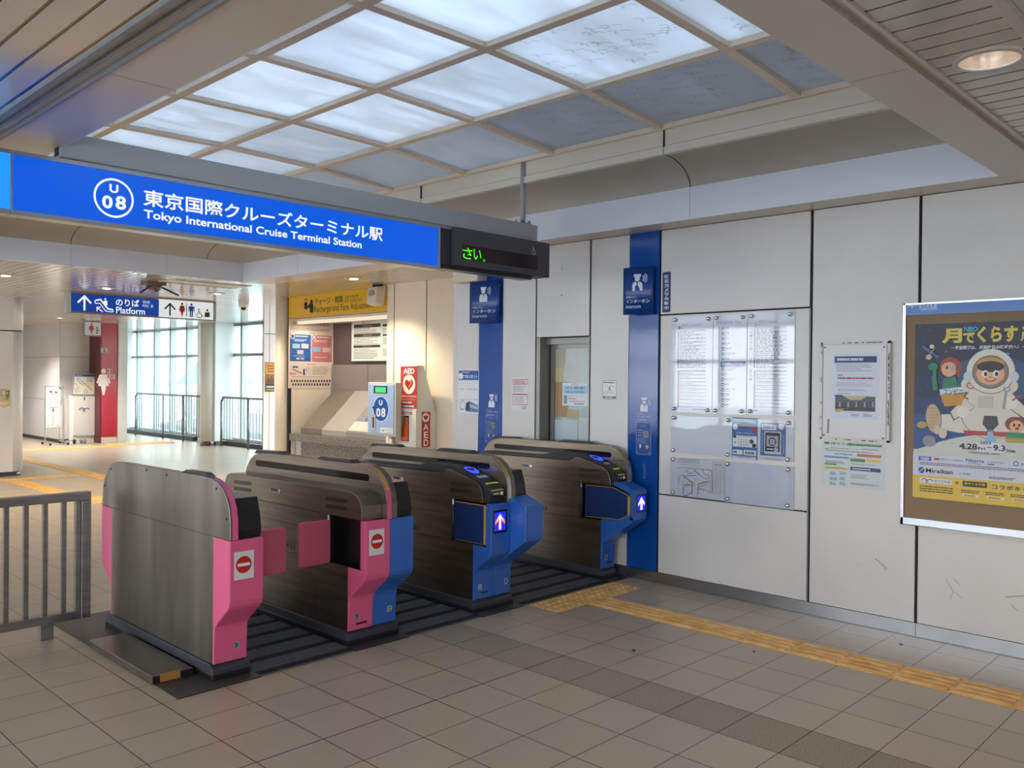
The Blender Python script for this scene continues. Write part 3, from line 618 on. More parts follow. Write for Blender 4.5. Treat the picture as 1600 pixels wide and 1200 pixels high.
def gate(label, x0, w, kind):
    x1 = x0+w; e = empty('ticket_gate', (x0+w/2, 4.89, 0), label, 'ticket gate', 'ticket gates in a row')
    pb = MB().use(PLINTH).prism([(4.20, .007), (4.20, .06), (4.235, .085), (5.60, .085), (5.62, .07), (5.62, .007)], 'x', x0-.01, x1+.012).use(BLACK).box(x0-.012, x1+.014, 4.196, 5.63, .0065, .035)
    pb.build('base', None, e, .004)
    xs = x0+w*.5 if kind != 'end' else x1
    # lower body with the flap bay cut out of the left side where there is one
    bay = kind in ('pink', 'reader', 'wide')
    bm_ = MB().use(STEELS if kind == 'end' else STEEL)
    if bay:
        bm_.box(x0+.002, x1-.002, 4.52, 5.566, .085, .757); bm_.box(x0+.002, x1-.002, 4.22, 4.52, .085, .468); bm_.box(x0+.09, x1-.002, 4.07, 4.52, .468, .757)
    else: bm_.box(x0+.002, x1-.002, 4.222, 5.566, .085, .757)
    bm_.build('body', None, e, .002)
    # end panels
    colL = {'end': PINK, 'pink': PINK, 'reader': BLUE, 'wide': BLUE}[kind]; colR = {'end': PINK, 'pink': BLUE, 'reader': BLUE, 'wide': BLUE}[kind]
    def lip(prof, a, b, m, nm, cut=False):
        q = MB().use(m)
        if cut: # lower piece under the bay, upper piece kept to a jamb
            low = [(4.36, .468), (4.36, .455), (4.223, .29), (4.223, .085)]+[p for p in prof[2:] if p[1] <= .45]
            yf = min(p[0] for p in prof)
            low = [(4.223, .468), (4.223, .085)]+[p for p in prof[2:] if p[1] < .468]+[(yf, .468)]
            q.prism(low, 'x', a, b); q.box(a, b, yf, yf+.055, .468, .757)
        else: q.prism(prof, 'x', a, b)
        return q.build(nm, None, e, .006)
    if kind == 'end': lip(LIP, x0, x1, PINK, 'end_panel')
    elif kind == 'pink': lip(LIP, x0, xs, PINK, 'end_panel', True); lip(LIP, xs+.001, x1, BLUE, 'end_panel')
    elif kind == 'reader': lip(LIP, x0, xs, BLUE, 'end_panel', True); lip(LIPW, xs+.001, x1, BLUE, 'end_panel')
    else:
        q = MB().use(BLUE)
        q.prism([(4.223, .485), (4.223, .085)]+LIPW[2:7]+[(3.938, .545), (3.962, .542), (4.045, .495), (4.12, .488)], 'x', x0, x0+.1)
        q.prism([(4.10, .79), (4.10, .765), (3.98, .725), (3.938, .70), (3.938, .505), (3.90, .51), (3.90, .725), (3.908, .74), (3.93, .75), (4.05, .79)], 'x', x0, x0+.1)
        q.prism(LIPW, 'x', x0+.1, x1); q.build('end_panel', None, e, .006)
    if kind == 'end': MB().use(PINK).prism(LIPB, 'x', x0, x1).build('back_panel', None, e, .005)
    else: MB().use(colL).prism(LIPB, 'x', x0, xs).use(colR).prism(LIPB, 'x', xs+.001, x1).build('back_panel', None, e, .005)
    # upper works
    if kind == 'end':
        MB().use(STEELS).prism(RIDGE, 'x', x0, x0+.012).build('side_plate', None, e, .003)
        MB().use(PINK).prism([(y, z-.003 if z > .8 else z) for y, z in RIDGE], 'x', x0+.012, x0+.045).build('rim', None, e, .003)
        MB().use(BLACK).prism([(4.068, .757), (4.06, .80), (4.075, .88), (4.105, .962), (4.30, .965), (4.30, .757)], 'x', x0+.046, x1-.004).use(STEEL).box(x0+.046, x1-.004, 4.30, 5.70, .757, .955).build('side_block', None, e, .004)
        MB().use(BLACK).prism([(4.60, 1.062), (4.55, 1.079), (4.33, 1.081), (4.27, 1.062)], 'x', x0+.004, x0+.042).build('guide_lamp', None, e, .002)
        for y, z in ((5.58, 1.0), (5.68, .885), (5.05, 1.035), (4.78, 1.03), (4.19, 1.01), (4.08, .865)): MB().use(BLACK).cyl((x0-.0035, y, z), (x0+.001, y, z), .007, 10).build('bolt', None, e)
    else:
        rx = x0+.145 if kind != 'wide' else x0+.115
        MB().use(STEEL).prism(RIDGE, 'x', rx, rx+.006).build('side_plate', None, e, .002)
        MB().use(PINK if kind == 'pink' else mat('bright_steel_rim', '#c9c7c2', .25, 1)).prism([(y, z-.002 if z > .8 else z) for y, z in RIDGE], 'x', rx+.006, rx+.04).build('rim', None, e, .002)
        MB().use(STEEL).prism(RIDGE, 'x', rx+.041, min(rx+.08, x1)).build('side_plate', None, e, .003)
        MB().use(BLACKG).prism(capsule(4.235, 5.53, .987, .978, .0215), 'x', rx-.0025, rx+.002).build('sensor_window', None, e)
        MB().use(BLACK).prism([(4.80, 1.061), (4.74, 1.08), (4.44, 1.081), (4.38, 1.062)], 'x', rx+.008, min(rx+.078, x1)).build('guide_lamp', None, e, .002)
        MB().use(BLACK).prism([(5.60, 1.04), (5.56, 1.066), (5.27, 1.074), (5.22, 1.058)], 'x', rx+.008, min(rx+.078, x1)).build('guide_lamp', None, e, .002)
        # caution strip down the rim
        q = MB().use(mat('caution_yellow', '#d8b63a', .4)); k = RIDGE[8:14]
        pts = [(4.22, 1.0545), (4.175, 1.042), (4.124, 1.012), (4.08, .965), (4.06, .93)]
        for (ya, za), (yb, zb) in zip(pts, pts[1:]): q.face([(rx+.012, ya-.001, za), (rx+.012, yb-.001, zb), (rx+.034, yb-.001, zb), (rx+.034, ya-.001, za)])
        q.use(ink('#5b2f22'))
        for i in range(16):
            t = .04+.92*i/16; s = t*4; j = min(int(s), 3); f = s-j; f2 = f+.1; (ya, za), (yb, zb) = pts[j], pts[j+1]
            q.face([(rx+x_, ya+(yb-ya)*ff-.0018, za+(zb-za)*ff+.0008) for x_, ff in ((.018, f), (.018, f2), (.029, f2), (.029, f))])
        q.build('caution_strip', None, e, merge=False)
        if kind != 'wide':
            MB().use(BLACK).prism([(4.068, .757), (4.06, .80), (4.075, .88), (4.105, .962), (4.36, .965), (4.36, .757)], 'x', rx+.082, x1-.003).use(STEEL).box(rx+.082, x1-.003, 4.36, 5.70, .757, .94).build('side_block', None, e, .004)
        if kind == 'pink':
            MB().use(STEEL).prism(SHOULDER, 'x', x0, rx).build('shoulder', None, e, .004)
        else:
            MB().use(STEEL).prism(READSH, 'x', x0, rx).build('shoulder', None, e, .003)
            rd_ = MB().use(DARKG).prism([(y, z) for y, z in COVER], 'x', x0+.012, rx-.001).build('card_reader', None, e, .004)
            # lit disc, label and display on the slope
            def slope(y): return .89+(y-4.13)*(.968-.89)/(4.35-4.13)
            q = MB().use(ink('#3044ff', 2.2)); cx = (x0+.012+rx)/2; n = 28
            q.face([(cx+.047*math.cos(2*PI*i/n), 4.325+.06*math.sin(2*PI*i/n), slope(4.325+.06*math.sin(2*PI*i/n))+.0022 if 4.325+.06*math.sin(2*PI*i/n) < 4.35 else .968+(4.325+.06*math.sin(2*PI*i/n)-4.35)*.155+.0022) for i in range(n)])
            q.build('touch_light', None, rd_)
            q = MB().use(ink('#c9ccd4')); q.face([(x0+.03, 4.20, slope(4.20)+.002), (rx-.02, 4.20, slope(4.20)+.002), (rx-.02, 4.235, slope(4.235)+.002), (x0+.03, 4.235, slope(4.235)+.002)])
            q.build('instruction_label', None, rd_)
            def fr(t, off_=.0): # point on the nose of the reader: t 0 top .. 1 bottom
                a = (4.128, .889); b2 = (4.064, .838); return (a[0]+(b2[0]-a[0])*t-off_*.6, a[1]+(b2[1]-a[1])*t+off_*.8)
            q = MB()
            def quad(m, xa, xb, ta, tb, o_):
                q.use(m); ya, za = fr(ta, o_); yb, zb = fr(tb, o_); q.face([(xa, yb, zb), (xb, yb, zb), (xb, ya, za), (xa, ya, za)])
            quad(ink('#d7d834', .5), x0+.020, rx-.010, .0, .92, .0020); quad(ink('#15161c'), x0+.030, rx-.020, .13, .78, .0026); quad(ink('#39434a'), x0+.042, rx-.032, .28, .58, .0031)
            q.build('display', None, rd_)
            q = MB().use(ink('#e8e8e8')); cy_, cz_ = 4.0612, .822
            q.face([(rx-.035+.014*math.cos(2*PI*i/14), 4.0605, cz_+.012*math.sin(2*PI*i/14)) for i in range(14)])
            q.face([(x0+.032, 4.0605, .818), (rx-.06, 4.0605, .818), (rx-.06, 4.0605, .826), (x0+.032, 4.0605, .826)])
            q.build('touch_mark', None, rd_)
    # side details seen on the left face
    g = G('x', x0+.0015); g.px = False; L = lambda y0, z0, y1, z1, w_=.0022: g.line([(-y0, z0), (-y1, z1)], w_, '#1d1b1a')
    if kind == 'end': L(5.566, .7555, 4.223, .7575, .003)
    else:
        L(5.566, .757, 4.52, .757, .003); L(5.566, .648, 4.52, .648); L(5.566, .452, 4.52, .466, .003); L(4.93, .45, 4.93, .09, .0015)
        for y in (5.28, 5.14, 5.03, 4.82, 4.60): g.disc((-y, .722), .0055, '#141313')
        g.rect_l((-4.90, .495), (-4.87, .517), '#2d2b29')
        for k in range(4):
            for u_ in range(2): g.rect_l((-4.855+u_*.034, .486+k*.009), (-4.828+u_*.034, .491+k*.009), '#1b1a1a')
        g.disc((-4.90, .51), .011, '#4b4845'); g.disc((-4.90, .51), .007, '#8b8884')
    if g.mb.f: g.build('seam_lines', e)
    if kind != 'end':
        sh = x0-.0006
        for y0 in ((5.591, 5.352), (4.458, 4.228)) if kind == 'pink' else ((4.455, 4.235),):
            for z0 in (.845, .80) if kind == 'pink' else (.852, .808):
                MB().use(mat('vent_shadow', '#57544f', .5, .8)).prism(capsule(y0[1]+.012, y0[0]-.012, z0+.012, z0+.006, .013), 'x', sh-.001, sh+.004).build('vent', None, e)
        lk = MB().use(STEELD).prism(capsule(4.99, 5.085, .845, .85, .022), 'x', sh-.0015, sh+.003).use(BLACK).box(sh-.003, sh+.002, 5.02, 5.09, .838, .856).use(CHROME).cyl((sh-.004, 4.985, .846), (sh+.002, 4.985, .846), .012, 14)
        lk.build('lock', None, e)
    # flaps
    if bay:
        MB().use(BLACK).box(x0+.088, x0+.092, 4.10, 4.52, .468, .757).box(x0+.004, x0+.09, 4.5, 4.52, .468, .757).box(x0+.004, x0+.09, 4.10, 4.5, .464, .47).build('flap_bay', None, e)
        MB().use(STEEL).box(x0-.001, x0+.03, 4.44, 4.515, .470, .757).use(CHROME).cyl((x0+.006, 4.428, .465), (x0+.006, 4.428, .755), .010, 12).use(DARKG).cyl((x0+.006, 4.428, .50), (x0+.006, 4.428, .72), .0125, 12).build('hinge_post', None, e)
    def pad(name, m, x_0, x_1, y, z_0, z_1, th=.022, slant=0):
        q = MB().use(m).prism([(x_0+.012, z_0), (x_1-.012, z_0+slant), (x_1, z_0+slant+.012), (x_1, z_1+slant-.012), (x_1-.012, z_1+slant), (x_0+.012, z_1), (x_0, z_1-.012), (x_0, z_0+.012)], 'y', y-th/2, y+th/2)
        return q.build(name, None, e, .006)
    if kind == 'end': pad('flap', PINKF, x1-.03, 2.686, 4.43, .452, .715)
    elif kind == 'pink': pad('flap', PINKF, 2.77, x0+.01, 4.425, .462, .728)
    elif kind == 'reader':
        q = MB().use(NAVY).prism([(4.405, .738), (4.405, .482), (4.118, .482), (4.118, .738)], 'x', x0-.002, x0+.02).use(GOLD).box(x0-.003, x0+.02, 4.100, 4.117, .482, .742).box(x0-.003, x0+.018, 4.118, 4.40, .738, .744).box(x0-.003, x0+.018, 4.118, 4.40, .479, .482)
        q.build('flap', None, e, .001)
    else:
        out = [(4.386, .738), (4.10, .742), (3.985, .703), (3.962, .69), (3.962, .545), (4.045, .503), (4.386, .490)]
        q = MB().use(NAVY).prism(out, 'x', x0-.001, x0+.02).use(GOLD).prism([(3.962, .692), (3.940, .692), (3.940, .54), (3.962, .543)], 'x', x0-.003, x0+.02)
        for a, b2 in (((4.386, .741), (4.10, .745)), ((4.10, .745), (3.96, .696)), ((3.962, .541), (4.045, .499)), ((4.045, .499), (4.386, .486))): q.cyl((x0+.002, a[0], a[1]), (x0+.002, b2[0], b2[1]), .0035, 6)
        q.build('flap', None, e, .001)
    # signs on the end
    yf = 4.0440
    g = G('y', yf)
    if kind == 'end':
        g.slab((366, 863.5), (396.5, 902), .003, '#dad8d6'); c_ = g.P((381, 882)); g.disc(c_, .044, '#c01f1c', local=True); g.rect_l((c_[0]-.034, c_[1]-.008), (c_[0]+.034, c_[1]+.008), '#e6e3e1')
        g.build('no_entry_sign', e)
        g = G('y', 4.2045); c_ = g.P((369, 1008)); g.px = False; g.poly([(c_[0]-.017, c_[1]-.019), (c_[0]+.015, c_[1]-.019), (c_[0]+.022, c_[1]), (c_[0]+.015, c_[1]+.019), (c_[0]-.017, c_[1]+.019)], '#8f8f95'); g.text('3', (c_[0]-.009, c_[1]+.012), (c_[0]+.008, c_[1]-.012), '#131313', .02); g.build('lane_number', e)
    if kind == 'pink':
        g.slab((577, 829), (600, 865), .003, '#dad8d6'); c_ = g.P((589.3, 845.8)); g.disc(c_, .044, '#c01f1c', local=True); g.rect_l((c_[0]-.034, c_[1]-.008), (c_[0]+.034, c_[1]+.008), '#e6e3e1')
        g.build('no_entry_sign', e)
        for t_, px_, left in (('3', (557, 963.5), 1), ('2', (608.5, 951), 0)):
            g = G('y', 4.2045); c_ = g.P(px_); g.px = False; s_ = -1 if left else 1
            if left: g.disc(c_, .021, '#8f8f95', local=True)
            else: g.poly([(c_[0]-.018, c_[1]-.019), (c_[0]+.012, c_[1]-.019), (c_[0]+.022, c_[1]), (c_[0]+.012, c_[1]+.019), (c_[0]-.018, c_[1]+.019)], '#a9abb0')
            g.text(t_, (c_[0]-.009, c_[1]+.013), (c_[0]+.009, c_[1]-.013), '#131313', .02); g.build('lane_number', e)
        g = G('y', 4.2075); c_ = g.P((565, 973)); g.rect_l((c_[0]-.04, c_[1]-.006), (c_[0]+.04, c_[1]+.006), '#161313'); g.build('maker_plate', e)
    if kind in ('reader', 'wide'):
        yp = yf if kind == 'reader' else 3.899
        g = G('y', yp)
        A_, B2 = ((770.5, 798.5), (792, 830.5)) if kind == 'reader' else ((995, 773.5), (1009.5, 799))
        g.slab(A_, B2, .004, BLACKG); a_ = g.P(A_); b2 = g.P(B2); x_a, x_b = a_[0]+.014, b2[0]-.014; z_a, z_b = b2[1]+.014, a_[1]-.014
        g.px = False; g.rect((x_a, z_b), (x_b, z_a), ink('#1c2be0', 1.3)); cx = (x_a+x_b)/2; ww_ = x_b-x_a; hh = z_b-z_a
        for k_ in range(1, 4): g.rect((x_a+ww_*k_/4-.0008, z_b), (x_a+ww_*k_/4+.0008, z_a), ink('#0f1aa0', .8))
        col = ink('#ff8a3c', 1.1); pale = ink('#f6e9ff', 1.6)
        top = z_b-.06*hh
        g.poly([(cx, top), (x_b-.06*ww_, z_a+hh*.5), (x_b-.06*ww_, z_a+hh*.32), (cx+ww_*.13, z_a+hh*.55), (cx+ww_*.13, z_a+.05*hh), (cx-ww_*.13, z_a+.05*hh), (cx-ww_*.13, z_a+hh*.55), (x_a+.06*ww_, z_a+hh*.32), (x_a+.06*ww_, z_a+hh*.5)], col if kind == 'reader' else pale)
        g.poly([(cx, top-.07*hh), (x_b-.14*ww_, z_a+hh*.48), (cx+ww_*.06, z_a+hh*.68), (cx+ww_*.06, z_a+.08*hh), (cx-ww_*.06, z_a+.08*hh), (cx-ww_*.06, z_a+hh*.68), (x_a+.14*ww_, z_a+hh*.48)], pale)
        g.build('arrow_display', e)
        for t_, px_, left in ((('2', (750, 917.5), 1), ('1', (790.5, 908), 0)) if kind == 'reader' else (('1', (947.5, 871), 1),)):
            g = G('y', 4.2045); c_ = g.P(px_); g.px = False; s_ = -1 if left else 1
            g.poly([(c_[0]-s_*.016, c_[1]-.02), (c_[0]+s_*.012, c_[1]-.02), (c_[0]+s_*.021, c_[1]), (c_[0]+s_*.012, c_[1]+.02), (c_[0]-s_*.016, c_[1]+.02)], '#b3b6bb')
            g.text(t_, (c_[0]-.007, c_[1]+.013), (c_[0]+.007, c_[1]-.013), '#131313', .02); g.build('lane_number', e)
        g = G('y', 4.2075); c_ = g.P((757, 925) if kind == 'reader' else (952.5, 878)); g.rect_l((c_[0]-.034, c_[1]-.006), (c_[0]+.034, c_[1]+.006), '#161313'); g.build('maker_plate', e)
    return e
gate('pink and steel ticket gate at the fence end, low slim end post of lane 3', 2.135, .19, 'end')
gate('ticket gate with pink left front and blue right front, no entry sign', 2.98, .355, 'pink')
gate('blue-fronted ticket gate with lit card reader, free-standing between lanes 2 and 1', 4.0, .355, 'reader')
gate('blue-fronted ticket gate with angular flap standing tight against the white wall', 5.40, .165, 'wide')
# ---------------------------------------------------------------- lane matting
CARP = mat('lane_carpet', '#3b3b40', .8); noise_mix(CARP, 200, '#38383d', '#5d5d63', 2)
DG = mat('dark_granite', '#2d2b2c', .35); noise_mix(DG, 120, '#2a2829', '#4a4748', 2)
def mat_(x0, x1, label):
    e = empty('lane_mat', ((x0+x1)/2, 5.0, 0), label, 'floor mat', 'dark mats in the gate lanes')
    MB().use(CARP).box(x0, x1, 4.11, 5.95, 0, .008).build('carpet', None, e)
    m = MB().use(mat('mat_strip_black', '#0d0d0f', .85))
    for k in range(10): m.box(x0, x1, 4.115+k*.205, 4.165+k*.205, .008, .0105)
    m.build('grip_strips', None, e)
mat_(2.35, 2.955, 'dark striped lane mat in lane 3 between the pink flaps'); mat_(3.36, 3.975, 'dark striped lane mat in lane 2 between two blue-fronted gates'); mat_(4.39, 5.37, 'widest dark striped lane mat, in lane 1 beside the white wall')
gb = empty('granite_surround', (3.7, 5.0, 0), 'dark granite floor surround under the row of ticket gates', 'floor inlay')
for a_, b2 in ((1.895, 2.35), (2.955, 3.36), (3.975, 4.39), (5.37, 5.628)): box('granite_slab', DG, a_, b2, 4.10, 5.95, 0, .006, gb)
g_ = MB().use(mat('worn_steel_plate', '#8a8480', .22, .9)).box(1.885, 2.10, 4.37, 5.24, .006, .045)
e = empty('cable_cover', (2.0, 4.8, 0), 'flat worn steel cover plate on the floor beside the first pink gate', 'cover plate')
g_.build('plate', None, e, .003)
MB().use(mat('brown_tape', '#a5793f', .5)).box(1.925, 2.03, 4.3685, 4.373, .008, .047).box(1.93, 2.04, 4.37, 4.385, .0455, .0465).build('tape', None, e)
MB().use(BLACK).box(2.035, 2.09, 4.362, 4.375, .006, .04).box(1.885, 1.92, 4.3688, 4.3705, .008, .045).build('end_strip', None, e)
# ---------------------------------------------------------------- tactile paving
def tactile(name, label, segs, kind, pitch=.2976):
    """segs: list of (x0,x1,y0,y1) rectangles"""
    m = MB().use(YELT)
    for x0, x1, y0, y1, along in segs: m.box(x0, x1, y0, y1, 0, .004)
    o = empty(name, ((segs[0][0]+segs[0][1])/2, (segs[0][2]+segs[0][3])/2, 0), label, 'tactile paving')
    m.build('tiles', None, o)
    r = MB().use(YELT)
    for x0, x1, y0, y1, along in segs:
        if along == 'dot':
            k = 0; nx = max(1, round((x1-x0)/.06)); ny = max(1, round((y1-y0)/.06))
            for i in range(nx):
                for j in range(ny): cx, cy = x0+(i+.5)*(x1-x0)/nx, y0+(j+.5)*(y1-y0)/ny; r.cyl((cx, cy, .004), (cx, cy, .009), .013, 8, .009)
        else:
            q0, q1 = (y0, y1) if along == 'y' else (x0, x1); n = max(1, round((q1-q0)/pitch)); st = (q1-q0)/n; a0, a1 = (x0, x1) if along == 'y' else (y0, y1)
            for i in range(n):
                for j in range(4):
                    cc = a0+(j+.5)*(a1-a0)/4; p0, p1 = q0+i*st+.012, q0+(i+1)*st-.012
                    if along == 'y': r.box(cc-.018, cc+.018, p0, p1, .004, .009)
                    else: r.box(p0, p1, cc-.018, cc+.018, .004, .009)
    r.build('tread_pattern', None, o, .002 if kind else 0)
    return o
s_y = [Y00-.2976*i for i in range(-2, 18)]
tactile('tactile_path', 'yellow ribbed tactile path running along the foot of the white wall', [(4.748, 5.01, -1.85, 3.825, 'y')], True)
tactile('tactile_patch', 'yellow dotted tactile patch at the mouth of lane 1', [(4.43, 5.40, 3.832, 4.095, 'dot')], False)
tactile('tactile_path', 'yellow ribbed tactile path leading from the gates into the far hall', [(5.02, 5.28, 11.8, 18.6, 'y')], False)
tactile('tactile_path', 'yellow ribbed tactile path beside the white block at the left', [(3.9, 4.16, 11.6, 14.15, 'y')], False)
tactile('tactile_patch', 'yellow dotted tactile strip along the foot of the white block at the left', [(3.0, 4.95, 14.2, 14.45, 'dot')], False)
tactile('tactile_patch', 'yellow dotted tactile strip before the red wall and map stand', [(5.6, 7.6, 19.3, 19.75, 'dot'), (7.6, 9.0, 19.55, 20.2, 'dot')], False)
tactile('tactile_patch', 'yellow dotted tactile patch behind the low slim pink gate', [(3.9, 4.9, 11.0, 11.6, 'dot')], False)
# ---------------------------------------------------------------- steel fence on the left
e = empty('steel_fence', (.5, 5.58, 0), 'grey steel fence with square bars left of the ticket gates', 'fence')
Yf = 5.55
MB().use(RAILST).box(-2.6, 2.007, Yf, Yf+.06, .82, .872).build('top_rail', None, e, .004)
MB().use(RAILST).box(-2.6, 1.95, Yf+.004, Yf+.054, .095, .145).build('bottom_rail', None, e, .003)
MB().use(RAILST).box(1.951, 2.007, Yf, Yf+.06, .095, .82).build('end_post', None, e, .003)
MB().use(RAILST).box(1.922, 1.948, Yf+.012, Yf+.05, .145, .82).build('baluster', None, e)
for k in range(40):
    x = 1.855-k*.1045
    MB().use(RAILST).box(x-.012, x+.014, Yf+.015, Yf+.045, .145, .82).build('baluster', None, e)
for x in (1.76, .56, -.64, -1.84): MB().use(RAILST).box(x-.037, x+.037, Yf+.008, Yf+.05, 0, .095).build('foot', None, e, .002)
# ---------------------------------------------------------------- station name sign over the gates
YS = 4.73
GREYB = mat('grey_beam_paint', '#a8aaad', .4)
e = empty('sign_beam', (3.35, YS+.04, 2.71), 'long grey support beam over the gates carrying the signs', 'support beam')
MB().use(GREYB).box(1.545, 5.175, YS, YS+.09, 2.712, 2.843).build('beam', None, e, .004)
MB().use(JOINT).box(1.5445, 1.547, YS+.012, YS+.078, 2.72, 2.765).build('beam_opening', None, e)
MB().use(GREYB).box(1.64, 5.10, YS+.012, YS+.06, 2.672, 2.712).build('hanger_rail', None, e)
m = MB().use(mat('pole_paint', '#a2a6ad', .35)).cyl((5.045, YS+.045, 2.843), (5.045, YS+.045, 3.37), .022, 18).use(MGREY).box(4.985, 5.105, YS+.005, YS+.085, 2.843, 2.85)
m.build('hanging_pole', None, e)
for x in (5.0, 5.09):
    for y in (YS+.015, YS+.075): MB().use(STEELD).cyl((x, y, 2.85), (x, y, 2.872), .008, 8).build('bolt', None, e)
e = empty('station_sign', (2.4, YS+.04, 2.4), 'long blue lit station name sign with U 08 circle', 'sign')
SF = mat('sign_frame_silver', '#b4b8bf', .3, .7)
x0, x1, z0, z1 = 1.322, 4.105, 2.392, 2.690
MB().use(SF).box(x0-.006, x1, YS-.02, YS+.07, z0-.012, z0+.012).box(x0-.006, x1, YS-.02, YS+.07, z1-.012, z1+.008).box(x1-.014, x1+.004, YS-.021, YS+.07, z0-.012, z1+.008).box(x0-.008, x0+.002, YS-.0205, YS+.07, z0, z1).build('frame', None, e)
g = G('y', YS-.012); g.px = False
def glow(name, col, st):
    m = mat(name, '#000000', .25, emit=st*EMK, ecol=col); return m
g.rect((x0+.002, z0+.012), (x1-.014, z1-.012), glow('lit_blue', '#0057dc', 1.0)); g.build('face', e)
MB().use(LGREY).box(x0+.004, x1-.016, YS-.008, YS+.06, z0+.005, z1-.005).build('light_box', None, e)
g = G('y', YS-.0126); WH = ink('#f4f8ff', 1.05)
c_ = g.P((178, 309.5)); r_ = (g.P((178, 309.5))-g.P((178, 280.5))).length
g.ring(c_, r_, .011, WH, n=48, local=True); g.text('U', (171, 287), (185, 302.5), WH, .03); g.text('0', (159.5, 304), (176, 327), WH, .03); g.text('8', (180.5, 305), (197, 329), WH, .03)
g.text('東京国際クルーズターミナル駅', (224, 294.5), (598, 377.5), WH, .016)
g.text('Tokyo International Cruise Terminal Station', (225, 327), (565, 391.5), WH, .02)
g.build('lettering', e)
e = empty('blue_sign', (.7, YS+.04, 2.4), 'paler blue lit sign panel joining the station name sign on its left end', 'sign')
g = G('y', YS-.012); g.px = False; g.rect((.12, z0+.012), (x0-.008, z1-.012), glow('lit_pale_blue', '#1a8df5', 1.15)); g.build('face', e)
MB().use(SF).box(.10, .12, YS-.02, YS+.07, z0-.012, z1+.008).build('end_cap', None, e)
MB().use(SF).box(.12, x0-.01, YS-.02, YS+.07, z0-.012, z0+.012).box(.12, x0-.01, YS-.02, YS+.07, z1-.012, z1+.008).use(LGREY).box(.12, x0-.012, YS-.008, YS+.06, z0+.005, z1-.005).build('frame', None, e)
# ---------------------------------------------------------------- LED display
e = empty('led_display', (4.75, YS, 2.42), 'dark grey LED display box with green characters', 'electronic display')
CH = mat('charcoal_casing', '#4b4b50', .5)
MB().use(CH).box(4.235, 5.275, YS-.045, YS+.12, 2.425, 2.705).build('front_case', None, e, .004)
MB().use(mat('charcoal_side', '#37373b', .5)).box(4.135, 4.24, YS-.0, YS+.10, 2.40, 2.69).build('side_case', None, e, .003)
MB().use(BLACK).box(4.14, 5.10, YS-.01, YS+.1, 2.395, 2.425).build('bottom_tray', None, e)
MB().use(SF).box(4.13, 4.24, YS+.0, YS+.02, 2.690, 2.70).box(5.05, 5.10, YS+.03, YS+.055, 2.70, 2.75).build('bracket', None, e)
g = G('y', YS-.0455); g.rect((722, 381.5), (840, 422), mat('led_window', '#2b1d1a', .25)); g.build('screen', e)
g = G('y', YS-.0462); gr = ink('#46e01c', 1.2)
g.text('さ', (723, 386), (738, 406), gr, .012); g.text('い', (740, 389), (752, 407), gr, .012); g.ring((756.5, 407), .009, .004, gr, n=10)
g.build('green_characters', e)
g = G('y', YS-.0458); wheelchair(g, (834, 392), .062, '#d6d6d8'); g.build('wheelchair_mark', e)
# ---------------------------------------------------------------- platform sign
YP = 12.95
e = empty('platform_sign', (5.5, YP, 2.46), 'blue and white hanging sign for the platform and washrooms', 'sign')
MB().use(mat('sign_rim_bronze', '#8c8077', .35, .6)).box(4.345, 6.565, YP, YP+.12, 2.462, 2.485).box(4.345, 6.565, YP, YP+.12, 2.745, 2.768).box(6.548, 6.565, YP-.001, YP+.12, 2.47, 2.76).build('frame', None, e)
MB().use(LGREY).box(4.335, 4.39, YP-.001, YP+.12, 2.462, 2.768).build('end_cap', None, e)
g = G('y', YP-.003); g.slab((112, 458), (248.2, 494), .1, ink('#0a4fc4', .5)); g.build('blue_face', e)
g = G('y', YP-.003); g.slab((248.3, 467), (333, 500), .1, ink('#f2f6f4', .75)); g.build('white_face', e)
g = G('y', YP-.004); W1 = ink('#f6f9ff', .9)
arrow_up(g, (132, 473), .21, W1)
g.line([(151, 469), (157, 468), (168, 482), (175, 484)], .022, W1); g.line([(151, 474), (156, 474), (165, 486), (174, 487.5)], .012, W1); g.ring((151, 471.5), .024, .014, W1, 1, 90, 270, 8); g.ring((174.5, 485.5), .02, .014, W1, 1, -90, 90, 8)
g.disc((164.6, 467.5), .014, W1); g.poly([(162, 470), (167.5, 470), (168, 477), (164, 477), (161.5, 474)], W1)
g.line([(160, 487), (152, 480.5)], .016, W1); g.line([(151.5, 486), (151.5, 480), (157, 480)], .013, W1)
g.text('のりば', (181, 466), (217.5, 480), W1, .02); g.text('Platform', (181.5, 479), (226.5, 492), W1, .012); g.text('站台', (223, 469), (234.5, 474.5), W1, .0); g.text('타는 곳', (223, 475), (239.5, 481), W1, .0)
g.build('blue_lettering', e)
g = G('y', YP-.004); K = '#1b2322'
arrow_up(g, (265.7, 483), .19, K); g.build('arrow_mark', e); g = G('y', YP-.004); person(g, (284.5, 494), .21, ink('#c3202c', .3), True); g.line([(291.3, 474), (291.6, 494)], .012, K); person(g, (299, 495), .21, ink('#1d4fc4', .3)); wheelchair(g, (311.5, 490), .14, K)
g.disc((323.7, 485), .018, K); g.poly([(320, 488), (327.5, 488), (327.8, 495.5), (319.8, 495.5)], K)
g.build('facility_marks', e)
